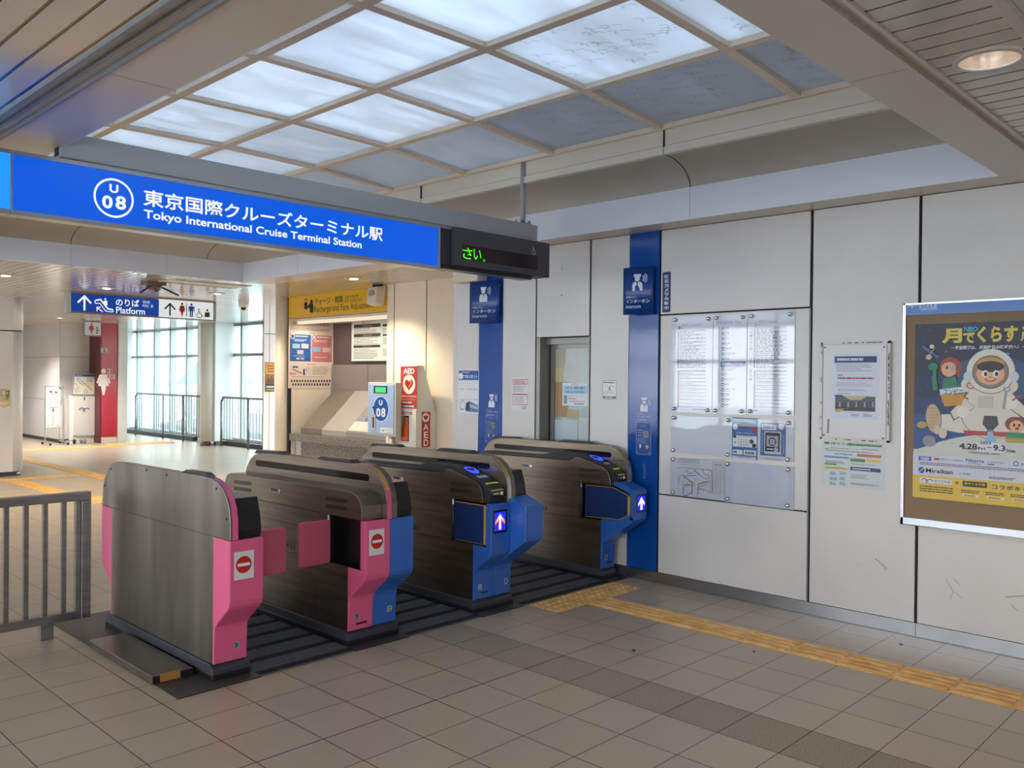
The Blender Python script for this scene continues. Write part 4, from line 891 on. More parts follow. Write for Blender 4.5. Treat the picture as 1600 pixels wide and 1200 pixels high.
# ---------------------------------------------------------------- womens washroom hanging sign, map stand, red wall figure
e = empty('washroom_sign', (7.3, 19.95, 2.4), 'small white hanging sign with red woman figure', 'sign')
MB().use(MGREY).box(7.03, 7.40, 19.95, 20.0, 2.435, 2.46).box(7.03, 7.05, 19.94, 20.0, 2.45, 2.77).box(7.38, 7.40, 19.95, 20.0, 2.45, 2.77).build('frame', None, e)
g = G('y', 19.945); g.slab((133.5, 502.8), (157.5, 524), .04, ink('#eeeae6', .35)); g.k += 5; person(g, (143, 521.8), .24, '#c01f2a', True)
g.dash((150, 510), (154.5, 522), 3, '#3a3a3a', .5, 2); g.build('face', e)
g = G('y', 20.5485); person(g, (161.7, 617.5), .62, '#e6e0de', True)
for a_, b2 in (((167.7, 576), (174.8, 583.5)), ((167.7, 585), (174.8, 592)), ((175.2, 585), (182.3, 592))):
    g.rect(a_, b2, '#eadfdd'); p_ = G('y', 0)
    g.rect((a_[0]+.5, a_[1]+.6), (b2[0]-.5, b2[1]-.6), '#b4202f'); g.disc(((a_[0]+b2[0])/2, (a_[1]+b2[1])/2-1.6), .018, '#eadfdd'); g.line([((a_[0]+b2[0])/2, (a_[1]+b2[1])/2), ((a_[0]+b2[0])/2-.8, b2[1]-1)], .03, '#eadfdd')
tag(g.build('wall_pictogram'), 'tall white woman figure on the red wall with small facility squares', 'wall sign')
g = G('y', 20.5485); g.slab((157.5, 543), (168.7, 551.5), .003, '#aaa79a'); g.rect((158, 544), (161, 551), '#d5d3c6'); g.rect((162, 544.5), (164, 550.5), '#5c5a54'); g.rect((165, 544.5), (167.6, 550.5), '#d9d6c9')
tag(g.build('switch_plate'), 'small grey plate with switches high on the red wall', 'switch plate')
e = empty('map_stand', (7.4, 20.85, 0), 'station map board on a slanted white stand beside the red wall', 'information stand')
fr_ = G('y', 20.9)
def quadprism(pts, yb, m, nm, par, t=.05):
    v = [fr_.W(fr_.P(p), 0) for p in pts]; v = [(q.x, yb, q.z) for q in v]; MB().use(m).raw(v+[(q[0], q[1]+t, q[2]) for q in v], [(3, 2, 1, 0), (4, 5, 6, 7)]+[((i+1) % 4, i, i+4, (i+1) % 4+4)[::-1] for i in range(4)]).build(nm, None, par)
quadprism([(115.5, 583), (151.8, 583.5), (148.8, 618.5), (112, 618)], 20.88, MGREY, 'map_frame', e)
g = G('y', 20.879); g.poly([(117.2, 585), (150, 585.4), (147.4, 616.4), (114, 615.7)], '#dcd8c6'); g.poly([(117.2, 585), (150, 585.4), (149.8, 589), (116.9, 588.4)], '#0f4f8f')
g.text('yurikamome', (118, 586), (128, 588), '#dfe8f0'); g.poly([(122, 590), (129, 597), (126, 600), (119, 592.5)], '#c9cfe2'); g.line([(119, 592.5), (122, 590), (129, 597), (126, 600), (119, 592.5)], .012, '#7686b8')
g.poly([(131, 598), (141, 608), (138, 612), (129, 602)], '#e9cfa8'); g.line([(129, 602), (131, 598), (144, 610)], .012, '#7c6f60'); g.line([(117, 598), (123, 606)], .01, '#6c6c6c'); g.line([(131, 612), (134, 609), (137, 613), (133, 615), (131, 612)], .01, '#7c7c7c')
g.dash((136, 590.5), (147, 597), 4, '#6a6a66', .3, 3); g.dash((116, 606), (126, 614), 5, '#6a6a66', .3, 5); g.build('map', e)
quadprism([(114, 618.6), (150, 619), (150, 680), (114, 680)], 20.86, WHITE, 'stand_body', e, .3)
MB().use(BEIGE).box(7.14, 7.6, 20.9, 21.15, .0, .2).build('foot', None, e)
g = G('y', 20.858); bird(g, (131.8, 640), .25, '#1d2c66', .02); g.rect((131, 620), (133, 625), '#4c5058'); g.line([(139.5, 619), (140, 676)], .006, '#b9bcbb'); g.build('stand_mark', e)
e = empty('washroom_notice_stand', (6.72, 20.8, 0), 'tall narrow white notice stand on castors before the grey wall', 'notice stand')
MB().use(SF).box(6.53, 6.545, 20.84, 20.87, .06, 1.32).box(6.905, 6.92, 20.84, 20.87, .06, 1.32).box(6.53, 6.92, 20.84, 20.87, 1.3, 1.32).box(6.53, 6.92, 20.84, 20.87, .36, .375).build('frame', None, e)
g = G('y', 20.838); g.slab((72, 606.5), (93.6, 667.5), .02, '#eceae6'); g.poly([(91, 604.8), (96, 604.8), (96, 609), (93.5, 608)], '#1b9a58')
g.vtext('一女子トイレ', (85.6, 611), (89.5, 634.5), '#b54a5c', 0); g.vtext('｜男子トイレ', (77.6, 610), (81.5, 635), '#3a56a8', 0); g.line([(77, 636.5), (91, 637)], .01, '#5d5d5d'); g.line([(83, 637.5), (83.2, 640)], .02, '#2a8a5c')
g.vtext('｜みんなのトイレ', (81.6, 640), (84.4, 665.5), '#54545a', 0); g.dash((73.5, 664.5), (76, 666.5), 1, '#333333'); g.dash((90, 664.5), (92.5, 666.5), 1, '#333333')
g.build('notice_panel', e)
MB().use(SF).box(6.52, 6.56, 20.5, 21.05, .05, .075).box(6.89, 6.93, 20.5, 21.05, .05, .075).build('foot_bars', None, e)
for x in (6.54, 6.91):
    for y in (20.52, 21.03): MB().use(BLACK).cyl((x-.015, y, .03), (x+.015, y, .03), .03, 12).build('castor', None, e)
e = empty('folding_trolley', (7.15, 20.7, 0), 'low grey trolley rail with round black wheels beside the notice stand', 'trolley')
MB().use(SF).box(6.95, 7.18, 20.75, 20.79, .06, .08).build('bar', None, e)
for x, m_ in ((7.12, BLACK), (7.27, MGREY), (7.35, MGREY)): MB().use(m_).cyl((x-.02, 20.75, .05), (x+.02, 20.75, .05), .05, 14).build('wheel', None, e)
e = empty('drinking_fountain', (8.35, 22.4, 0), 'white wall unit with black handle beyond the white pillar', 'wall unit')
MB().use(WHITE).box(8.3, 8.55, 22.3, 22.9, .12, .95).build('body', None, e, .01)
MB().use(STEELD).box(8.35, 8.5, 22.4, 22.8, 0, .12).build('base', None, e)
MB().use(BLACK).tube([(8.56, 22.35, .86), (8.62, 22.35, .84), (8.63, 22.35, .68), (8.6, 22.35, .66)], .014).build('handle', None, e)
g = G('y', 14.7975); g.slab((-10, 607), (16, 634.5), .001, '#cdbb84'); g.rect((2, 609.5), (9, 619), '#8f9a9c'); g.rect((3, 610.5), (8, 617.5), '#c8ccd0'); g.dash((-9, 611), (1, 622), 6, '#6b5b45', .5, 4); g.dash((9, 615), (16, 625), 6, '#5a4b3c', .5, 6); g.line([(9, 612), (14, 611), (12, 620)], .012, '#3a3024')
g.dash((-9, 628), (15, 633), 2, '#efe6c8', .6, 8); g.dash((3, 635.5), (9, 636.5), 1, '#4a4a4a')
tag(g.build('exhibition_poster'), 'small mustard poster on the white block at the left edge', 'poster')
# ---------------------------------------------------------------- railings before the windows
def railing(label, y0, y1, posts, xr=9.3):
    e = empty('railing', (xr, (y0+y1)/2, 0), label, 'railing', 'railings before the far windows')
    pts = [(xr, y1, 0), (xr, y1, 1.03)]+[(xr, y1-.07*math.sin(PI/2*k/4), 1.03+.07*(1-math.cos(PI/2*k/4))) for k in range(1, 5)]+[(xr, y0, 1.1)]
    MB().use(STEELD).tube(pts, .024, 10).build('handrail', None, e)
    MB().use(STEELD).cyl((xr, y0, .16), (xr, y1, .16), .014, 8).build('lower_rail', None, e)
    for y in posts: MB().use(STEELD).cyl((xr, y, 0), (xr, y, 1.09), .022, 10).build('post', None, e)
    n = int((y1-y0)/.125); me = None
    for k in range(1, n):
        y = y0+(y1-y0)*k/n
        if me is None: q = MB().use(STEELD).cyl((xr, y0, .16), (xr, y0, 1.08), .0085, 6, cap=False).build('baluster', None, e); me = q; q.location = (0, y-y0, 0)
        else: q = me.copy(); COL.objects.link(q); q.parent = e; q.location = (0, y-y0, 0)
railing('grey railing left of the round cream pillar, before the far windows', 18.75, 22.7, (21.05, 19.95))
railing('grey railing right of the round cream pillar, before the far windows', 14.6, 18.05, (16.85,))
# ---------------------------------------------------------------- recharge corner
e = empty('fare_sign', (6.87, 10.1, 2.45), 'yellow recharge and fare adjustment sign above the machine recess', 'sign')
YL = mat('sign_yellow', '#dcae1e', .28)
MB().use(YL).box(6.86, 6.95, 8.76, 11.27, 2.455, 2.768).build('panel', None, e)
g = G('x', 6.8595); K = '#16140f'
g.rect((475.5, 467.5), (480.2, 483), K); g.rect((476.1, 468.8), (479.6, 472), '#e2b31c'); g.rect((480, 479), (484, 481), K); g.disc((486.7, 472), .038, K); g.poly([(483.8, 475.5), (489.8, 475), (489.6, 488.5), (484.2, 488.8)], K); g.line([(484.5, 476), (481, 479.5)], .03, K)
g.text('チャージ・精算', (492, 466), (536, 473), K, .008)
g.text('充值·补站补票', (538.7, 462), (560, 464.8), K, .0); g.text('충전·초과운임 정산', (538.7, 467.8), (565.7, 470.9), K, .0)
g.text('Recharge and Fare Adjustment', (491.3, 478.8), (584.3, 484), K, .0)
g.build('lettering', e)
e = empty('recess_glow_fitting', (7.1, 10.3, 2.4), 'long cream fitting with an added glowing strip under the yellow sign', 'lamp')
MB().use(ink('#f3dfc4', 1.0)).box(6.965, 7.05, 8.8, 11.2, 2.37, 2.412).build('tube', None, e)  # glow added to the fitting's cream underside; not an actual tube
l_ = bpy.data.lights.new('recess_fill_light', 'AREA'); l_.shape = 'RECTANGLE'; l_.size = .08; l_.size_y = 2.2; l_.energy = 11; l_.color = (1, .86, .70); o_ = bpy.data.objects.new('recess_fill_light', l_); COL.objects.link(o_); o_.parent = e; o_.location = (0.0, -.3, -.045)  # fill light added to warm the recess
MB().use(BEIGE).box(6.965, 7.64, 8.8, 11.24, 2.41, 2.45).build('fitting', None, e)
e = empty('speaker', (6.65, 8.86, 2.77), 'small white box speaker hung before the yellow sign', 'speaker')
sp_ = MB().use(mat('speaker_white', '#cfc8bb', .5)).prism([(6.60, 2.735), (6.74, 2.76), (6.70, 2.50), (6.57, 2.525)], 'y', 8.76, 8.96); sp_.build('case', None, e, .008)
n_ = Vector((-.28, 0, -.05)).normalized()
MB().use(mat('speaker_grille', '#8f8a80', .7)).cyl((6.592, 8.86, 2.64), (6.581, 8.86, 2.638), .062, 24).build('grille', None, e)
MB().use(BLACK).box(6.64, 6.72, 8.8, 8.92, 2.74, 2.785).build('bracket', None, e)
# poster hung in the recess
PY = 11.243
g = G('y', PY); g.slab((451.2, 497.5), (520.3, 606.5), .002, '#e3d2c2')
g.text('振替輸送のご利用案内', (457.5, 501.5), (514, 510), '#2d4f86', .0); g.dash((454, 511.5), (517, 519), 4, '#57504c', .4, 1); g.dash((481, 519.5), (493, 521.5), 1, '#57504c')
g.rect((453, 521.8), (485.5, 565), '#2a63a8'); g.rect((487.5, 523.5), (518, 566), '#c07a7c'); g.ring((457.3, 525.5), .035, .01, '#f0ece8', n=16); g.line([(488.5, 524.5), (493.5, 529.5)], .014, '#f0ece8'); g.line([(493.5, 524.5), (488.5, 529.5)], .014, '#f0ece8')
g.dash((462, 524), (483, 527), 1, '#e9eef4', .7, 3); g.dash((495, 525.5), (516.5, 529), 1, '#f3dfdc', .7, 3); g.dash((460, 529.5), (480, 534), 2, '#dfe8f2', .5, 4); g.dash((490, 531), (515, 535.5), 2, '#efd7d4', .5, 4)
g.rect((457, 537), (468.5, 544.5), '#9fc4de'); g.rect((471, 537), (482, 544.5), '#e8d3c6'); g.rect((464.5, 547), (474, 553.5), '#e9c4be'); g.rect((489, 542), (501, 550), '#8ab6d6'); g.rect((504, 543), (516.5, 550.5), '#d9b9b0'); g.dash((458, 555.5), (480, 557), 1, '#e3edf5', .6, 5); g.rect((463, 559), (468.5, 561.5), '#e9d7cf'); g.rect((470, 559), (475, 561.5), '#e9d7cf'); g.dash((491, 557.5), (515, 559.5), 1, '#f1d9d6', .6, 5)
g.dash((480, 568.3), (494, 570), 1, '#57504c', .6); g.rect((457, 572), (466, 575), '#3f6ca8'); g.line([(457, 577), (462, 579), (471, 583)], .014, '#4a5f8a'); g.rect((452.5, 582), (463, 586), '#d99a98'); g.disc((475, 578), .017, '#1d2c55'); g.line([(475, 579), (475, 585)], .03, '#1d2c55'); g.ring((480.5, 578.5), .06, .004, '#8fa4c4', n=20); g.text('a.T', (477.5, 575), (483.5, 580), '#44659c')
g.dash((488, 572), (517, 586), 7, '#6a625c', .3, 9); g.dash((456, 588), (514, 590), 1, '#57504c', .5, 11)
for r_i, (y_, xs_) in enumerate(((595.3, 454.5), (600.8, 456.5))):
    for k in range(15 if r_i == 0 else 14): g.rect((xs_+k*4.25, y_-1.8), (xs_+k*4.25+2.3, y_+1.8), ['#2c2a33', '#4a2c22', '#23242a', '#2f3a52'][k % 4])
tag(g.build('transfer_poster'), 'large cream notice with blue and pink halves hung at the recess end', 'poster')
# fares notice
g = G('x', 7.595); g.slab((548.5, 501), (620, 564.5), .02, '#3c4a44'); g.rect((549.5, 502), (620, 563.5), '#cfd6cf')
for (a_, b2), s__ in ((((553, 507.5), (594.5, 510.5)), 1), (((553, 522), (594.5, 525.5)), 2), (((552.5, 540), (594, 542.5)), 3)): g.rect(a_, (b2[0], b2[1]), '#23201f'); g.rect((a_[0]+14, a_[1]+.7), (a_[0]+28, b2[1]-.7), '#7a5650')
g.text('精算機のご利用について', (565, 502.8), (582, 505), '#39403c', 0)
for k, (ya, yb, n_r) in enumerate(((512.5, 520, 3), (527.5, 538.5, 5), (544.5, 558, 6))): g.dash((553, ya), (593, yb), n_r, '#5a605c', .35, 20+k, .4)
for k, (ya, yb, n_r) in enumerate(((512, 520, 3), (527.5, 538, 4), (544.5, 556, 4))): g.dash((598, ya), (608, yb), n_r, '#5a605c', .35, 30+k, .2)
g.rect((598, 506.5), (612, 509.5), '#23201f'); g.rect((598, 522), (612, 524.5), '#23201f'); g.line([(596, 503), (596, 540)], .004, '#6b706c'); g.dash((553, 559), (585, 560.5), 1, '#5a605c', .5)
tag(g.build('fares_notice'), 'white printed fares notice in a thin dark frame on the recess back', 'notice')
# granite counter
e = empty('granite_counter', (7.2, 10.0, 0), 'speckled grey granite counter in the machine recess', 'counter')
MB().use(GRAN).box(6.87, 7.598, 8.76, 11.245, .64, .745).build('top', None, e, .004)
MB().use(GRAN).box(6.97, 7.598, 8.76, 11.08, 0, .64).build('front_slab', None, e)
MB().use(LGREY).box(6.98, 7.5, 11.08, 11.24, 0, .64).build('side_post', None, e)
# the sloped recharge machine
e = empty('recharge_machine', (7.3, 10.2, .745), 'grey sloped recharge machine on the granite counter', 'ticket machine')
def wedge(y0, y1, m, nm, xl=6.98, top=1.385, zf=.83): MB().use(m).prism([(xl, .747), (7.597, .747), (7.597, top), (7.56, top), (xl, zf)], 'y', y0, y1).build(nm, None, e, .003)
wedge(10.55, 11.1, mat('machine_taupe', '#7f766c', .4, .3), 'left_slope'); wedge(9.95, 10.548, mat('machine_warm_grey', '#a59e98', .4), 'middle_slope'); wedge(8.9, 9.948, mat('machine_grey', '#8b8886', .4), 'right_slope')
q = MB().use(ink('#3a5fae', 0, .3))
def on_slope(y, t, o_=.002):
    a, b2 = (6.98, .83), (7.56, 1.385); n_ = Vector((-(b2[1]-a[1]), (b2[0]-a[0]))).normalized(); return (a[0]+(b2[0]-a[0])*t+n_[0]*o_, y, a[1]+(b2[1]-a[1])*t+n_[1]*o_)
q.face([on_slope(9.75, .28), on_slope(9.62, .28), on_slope(9.62, .8), on_slope(9.75, .8)]); q.build('blue_strip', None, e)
q = MB().use(ink('#e9e2cf')); q.face([on_slope(9.93, .03, .004), on_slope(9.45, .03, .004), on_slope(9.45, .24, .004), on_slope(9.93, .24, .004)]); q.use(ink('#8d8676'))
for k in range(6):
    for a_, b2 in ((9.89, 9.75), (9.7, 9.5)): q.face([on_slope(a_, .05+k*.03, .005), on_slope(b2, .05+k*.03, .005), on_slope(b2, .058+k*.03, .005), on_slope(a_, .058+k*.03, .005)])
q.build('instruction_card', None, e)
MB().use(mat('machine_panel_grey', '#8f8a86', .45)).box(7.52, 7.598, 9.0, 10.05, 1.385, 1.55).build('rear_panel', None, e)
q = MB().use(STEELD); q.face([on_slope(10.9, .33), on_slope(10.82, .33), on_slope(10.82, .36), on_slope(10.9, .36)]); q.build('coin_slot', None, e)
# light blue U08 stamp box
e = empty('stamp_machine', (6.348, 8.27, 0), 'pale blue metal box marked U 08 on a post before the counter', 'ticket validator')
MB().use(mat('box_beige', '#c5c1b4', .45)).box(6.305, 6.39, 7.995, 8.545, .89, 1.529).build('case', None, e, .006)
MB().use(mat('pale_blue_door', '#a4bfe4', .35)).box(6.297, 6.306, 8.027, 8.517, .916, 1.504).build('door', None, e, .003)
g = G('x', 6.296); g.rect((584, 603), (605, 615), '#15201a'); g.rect((586.3, 604.7), (602.8, 613.6), ink('#66f08a', .9)); g.build('green_screen', e)
g = G('x', 6.296); c_ = g.P((595, 639)); g.px = False
g.disc(c_, .155, '#e8eef6', local=True); g.disc(c_, .146, '#1250a8', local=True); g.px = True; g.text('U', (592.2, 625), (597.6, 633.5), '#eef2f8', .04); g.text('0', (587.8, 637.5), (594.4, 651.5), '#eef2f8', .03); g.text('8', (595.6, 637.5), (602.2, 652), '#eef2f8', .03); g.build('station_mark', e)
g = G('x', 6.296); g.rect((594, 668), (613.5, 677.5), '#eceeee'); bird(g, (599, 673), .08, '#2a3a78'); g.text('ゆりかもめ', (603.5, 670), (613, 673.5), '#333a4a', 0); g.dash((604, 674.5), (612, 676.3), 1, '#333a4a', .7); g.build('maker_label', e)
MB().use(LGREY).box(6.29, 6.298, 8.367, 8.451, .95, 1.137).use(BLACK).box(6.287, 6.291, 8.397, 8.421, .98, 1.108).build('handle', None, e); MB().use(BLACK).cyl((6.29, 8.421, 1.226), (6.3, 8.421, 1.226), .012, 10).build('keyhole', None, e)
MB().use(mat('post_cream', '#b9b2a2', .45)).cyl((6.348, 8.12, 0), (6.348, 8.12, .89), .042, 20).build('post', None, e)
# AED cabinet
e = empty('aed_cabinet', (6.6, 7.95, 0), 'white and red AED cabinet standing against the cream wall', 'defibrillator cabinet')
AW = mat('aed_white', '#dedcd2', .4); AR = '#b23a35'
xf = 6.45; y0, y1 = 7.775, 8.155
MB().use(AW).prism([(xf, 1.205), (6.745, 1.205), (6.56, 1.735), (xf, 1.735)], 'y', y0+.02, y1-.02).build('upper_board', None, e, .004)
lb = MB().use(AW).box(xf-.02, 6.745, y0, y1+.02, 0, .92).box(xf-.02, 6.745, y0, y1+.02, 1.15, 1.21).box(xf-.02, 6.745, y1-.07, y1+.02, .92, 1.15).box(xf-.02, 6.745, y0, y0+.115, .92, 1.15)
lb = MB().use(AW).box(xf+.06, 6.745, y0, y1+.02, 0, 1.205).box(xf-.02, xf+.06, y0, y1+.02, 0, .835).box(xf-.02, xf+.06, y0, y1+.02, 1.14, 1.205).box(xf-.02, xf+.06, y1-.085, y1+.02, .835, 1.14).box(xf-.02, xf+.06, y0, y0+.125, .835, 1.14)
lb.build('case', None, e)
g = G('x', xf+.055); g.rect((624.5, 649), (648, 690), '#4b4642'); g.dash((626, 652), (632, 686), 9, '#77716a', .4, 5); g.build('window_back', e)
MB().use(mat('aed_orange', '#e2602a', .5)).prism([(7.95, .84), (7.95, 1.05), (7.96, 1.12), (8.0, 1.12), (8.02, 1.04), (8.06, 1.0), (8.06, .84)], 'x', xf+.0, xf+.05).build('aed_bag', None, e, .006)
g = G('x', xf-.001); g.rect((626, 572.5), (651.5, 639), AR); g.text('AED', (630.5, 575.5), (647.5, 584), '#f0ebe4', .03); c_ = g.P((639, 600.5)); g.disc(c_, .115, '#e9e4da', local=True, sx=1)
def heart(g, c, s, col):
    pts = []
    for k in range(24):
        t = 2*PI*k/24; pts.append((c[0]+s*.5*math.sin(t)**3*1.05, c[1]+s*(.41*math.cos(t)-.16*math.cos(2*t)-.06*math.cos(3*t)-.03*math.cos(4*t))))
    g.poly(pts, col, True)
heart(g, c_, .15, '#b7282b'); g.line([(c_[0]+.05, c_[1]+.07), (c_[0]+.02, c_[1]+.03), (c_[0]+.045, c_[1]+.03), (c_[0]+.0, c_[1]-.03)], .012, '#e3c23a', True)
g.text('自動体外式除細動器', (627, 617.5), (650.8, 621), '#f0ebe4', .0); g.text('Automated External Defibrillator', (627.5, 623), (650.5, 625.2), '#f0ebe4', 0); g.dash((629, 627), (649, 631), 1, '#f0ebe4', .7, 2); g.dash((629.5, 632.5), (648.5, 637), 1, '#f0ebe4', .7, 4)
g.build('red_board', e)
g = G('x', xf-.021); g.rect((628, 643), (643.5, 648), '#b23a35'); g.dash((629.5, 644), (642.5, 647.2), 2, '#f0ebe4', .5); g.dash((625.5, 690.5), (646, 693.5), 1, '#b25a50', .7, 2); g.build('window_label', e)
g = G('y', y0-.001); g.rect((659, 643.5), (672, 698.5), '#b5352e'); c_ = g.P((665.3, 652.5)); g.disc(c_, .055, '#eae4dc', local=True); heart(g, c_, .07, '#b7282b')
for ch, a_, b2 in (('A', (661.5, 662.5), (669.5, 672)), ('E', (662.3, 674.5), (669, 684.5)), ('D', (662, 686.5), (669.2, 696.5))): g.text(ch, a_, b2, '#f0ebe4', .02)
g.build('side_board', e)
# small poster by the window pillar
g = G('y', 12.6965); g.slab((414.3, 566), (428.5, 612), .002, '#8a5a1c'); g.rect((414.8, 567), (428.5, 585), '#c98a22'); g.rect((414.8, 600), (428.5, 611.5), '#1f1c1a'); g.rect((416, 603), (428, 606), '#b9b2a0'); g.rect((416, 608), (428, 609.5), '#c9a83a')
for y_ in (571, 575, 579.5): g.dash((418, y_), (428, y_+2), 1, '#3a2a14', .8, int(y_))
for k, h_ in enumerate((6, 10, 7, 12, 9)): g.rect((416+k*2.5, 600-h_), (417.6+k*2.5, 600), '#2a1a12')
tag(g.build('drinks_poster'), 'narrow dark and amber poster beside the round cream pillar', 'poster')
# ---------------------------------------------------------------- things on the white wall
XF = XW-.0012
def intercom_sign(label, a, b2, g1, ty):
    e = empty('intercom_sign', (5.6, ty, 2.3), label, 'sign', None)
    # curved blade: bows away from the wall
    gg = G('x', 5.56); p0 = gg.P(a); p1 = gg.P(b2); ya, yb = -p0[0], -p1[0]; zt, zb = p0[1], p1[1]; n = 10; v = []; f = []
    def X(t): return 5.545+.05*(t**2)
    m = MB().use(mat('intercom_blue', '#123f86', .3))
    for k in range(n):
        t0, t1 = k/n, (k+1)/n; y_0, y_1 = ya+(yb-ya)*t0, ya+(yb-ya)*t1
        m.face([(X(t0), y_0, zb), (X(t1), y_1, zb), (X(t1), y_1, zt), (X(t0), y_0, zt)], True)
        m.face([(X(t0)+.01, y_0, zt), (X(t1)+.01, y_1, zt), (X(t1)+.01, y_1, zb), (X(t0)+.01, y_0, zb)], True)
        m.face([(X(t0), y_0, zt), (X(t1), y_1, zt), (X(t1)+.01, y_1, zt), (X(t0)+.01, y_0, zt)]); m.face([(X(t0)+.01, y_0, zb), (X(t1)+.01, y_1, zb), (X(t1), y_1, zb), (X(t0), y_0, zb)])
    m.face([(X(0)+.01, ya, zb), (X(0), ya, zb), (X(0), ya, zt), (X(0)+.01, ya, zt)]); m.face([(X(1), yb, zb), (X(1)+.01, yb, zb), (X(1)+.01, yb, zt), (X(1), yb, zt)])
    m.build('blade', None, e)
    MB().use(MGREY).box(5.612, XW, yb+.02, yb+.06, zb+.03, zb+.06).box(5.612, XW, yb+.02, yb+.06, zt-.06, zt-.03).build('bracket', None, e)
    gg = G('x', 5.541)
    W_, H_ = abs(ya-yb), zt-zb; yc = -(ya+yb)/2; gg.px = False; Wc = '#cfd6e2'
    gg.px = False
    guard(gg, (yc, zt-H_*.32), H_*.36, Wc, '#123f86')
    gg.text('駅係員よびだし', (yc-W_*.38, zt-H_*.605), (yc+W_*.0, zt-H_*.655), Wc, 0); gg.text('インターホン', (yc-W_*.38, zt-H_*.68), (yc+W_*.40, zt-H_*.76), Wc, .015); gg.text('Intercom', (yc-W_*.38, zt-H_*.79), (yc+W_*.12, zt-H_*.87), Wc, 0)
    gg.mb.v = [(v_[0]+X(min(1, max(0, (ya-v_[1])/(ya-yb))))-5.545+.003, v_[1], v_[2]) for v_ in gg.mb.v]
    gg.build('lettering', e)
intercom_sign('blue intercom blade sign on the near blue strip, beside the notice boards', (976, 419.5), (1016.5, 490), None, 4.05)
intercom_sign('blue intercom blade sign on the far blue strip, just under the LED display', (736, 441), (775.5, 503.5), None, 5.8)
def intercom(label, q, s, ic, z_):
    g = G('x', XW-.0015); (xa, ya), (xb, yb) = q; Wc = '#b9c8e6'
    a = g.P(q[0]); b2 = g.P(q[1]); x0, x1, z1, z0 = a[0], b2[0], a[1], b2[1]; w = x1-x0; h = z1-z0; g.px = False
    g.slab((x0, z0), (x1, z1), .004, '#14458f'); g.line([(x0, z0), (x1, z0), (x1, z1), (x0, z1), (x0, z0)], .003, '#8fa8d6')
    g.text('インターホン', (x0+w*.22, z1-h*.07), (x0+w*.72, z1-h*.13), Wc, 0); g.dash((x0+w*.12, z1-h*.2), (x0+w*.5, z1-h*.45), 3, '#8ea6d4', .25, 3); g.rect((x0+w*.5, z1-h*.46), (x0+w*.83, z1-h*.26), '#8f8f8a'); g.rect((x0+w*.55, z1-h*.43), (x0+w*.78, z1-h*.29), '#6f6d68')
    g.dash((x0+w*.1, z1-h*.48), (x0+w*.85, z1-h*.66), 5, '#8ea6d4', .22, 4); g.rect((x0+w*.22, z0+h*.2), (x0+w*.34, z0+h*.32), '#b9c4d6'); g.disc((x0+w*.74, z0+h*.25), w*.11, '#c99a3c', local=True)
    for u, v in ((.07, .06), (.93, .06), (.07, .94), (.93, .94)): g.disc((x0+w*u, z0+h*v), .004, '#c9cdd4', local=True)
    cx, cz = ic; g.px = True; c_ = g.P((cx, cz)); g.px = False; guard(g, c_, s, '#dfe4ee', '#10499c'); g.text('駅係員よびだし', (c_[0]-s*.55, c_[1]-s*.62), (c_[0]+s*.1, c_[1]-s*.70), '#cdd6e8', 0); g.text('インターホン', (c_[0]-s*.55, c_[1]-s*.74), (c_[0]+s*.65, c_[1]-s*.92), '#e3e8f2', .0); g.text('Intercom', (c_[0]-s*.55, c_[1]-s*.98), (c_[0]+s*.2, c_[1]-s*1.12), '#cdd6e8', 0)
    tag(g.build('intercom'), label, 'intercom')
intercom('blue intercom panel with yellow button low on the near blue strip', ((994.5, 660), (1016.5, 711)), .115, (1006.5, 632), 0)
intercom('blue intercom panel with yellow button low on the far blue strip', ((759, 648.5), (776, 692.5)), .125, (768, 626), 0)
# vertical camera notice
g = G('x', XF); g.slab((1035.5, 425.5), (1047.5, 487.5), .001, '#182a63'); g.vtext('防犯カメラ作動中', (1038.3, 429), (1044.5, 484.5), '#d5d9e8', .02)
tag(g.build('camera_notice'), 'narrow dark blue strip with white vertical writing beside the near blue strip', 'sign')
# notices near the door
g = G('x', XF); g.slab((716.5, 577), (747.7, 646.5), .001, '#e4e6e8'); g.rect((717, 579), (747.5, 594), '#1c5aa8'); g.text('おすすめスポット', (718.5, 585), (746, 591.5), '#eef2f8', .02); g.dash((722, 580.5), (734, 583), 1, '#e9a07a', .8, 3); g.disc((720, 587.5), .03, '#eef2f8')
for i in range(3):
    for j in range(2): xx = 721+i*10; yy = 596+j*16.5; g.dash((xx-1.5, yy+11), (xx+6.5, yy+13.5), 2, '#6a7687', .35, i+j*3)
g.poly([(727, 641.5), (728.5, 629), (733, 626.5), (747.2, 633.5), (747.2, 644.5), (729, 643)], '#4d7fb4'); g.poly([(727.5, 640.5), (728.7, 630), (733.8, 628.5), (734, 641.5)], '#2c3c52'); g.line([(735, 634), (747, 638)], .03, '#aeb9c6'); g.ring((723, 633), .04, .006, '#7d9cc4', n=14); g.dash((718.5, 638.5), (725, 641), 1, '#6a7687')
tag(g.build('route_poster'), 'pale blue-headed poster with a blue train, left of the far blue strip', 'poster')
g = G('x', XF); g.slab((799, 590), (826, 642.5), .001, '#dedcdc'); g.line([(801, 593.5), (824, 593), (824, 600), (801, 600.2), (801, 593.5)], .006, '#b0425a'); g.dash((803, 594.5), (822, 599.5), 2, '#b0425a', .5, 3, .15); g.dash((801.5, 602), (823, 612.5), 4, '#8f8f93', .35, 4)
g.rect((801, 615), (824, 617.3), '#b2304a'); g.line([(801, 617), (801, 632), (824, 632.5), (824, 617)], .005, '#b0425a'); g.dash((803, 619), (822, 630.5), 5, '#7f7f84', .35, 6); g.dash((815, 634), (823.5, 640.5), 3, '#4a4a4e', .4, 7)
tag(g.build('red_notice'), 'white notice with red headed boxes between the far blue strip and the door', 'notice')
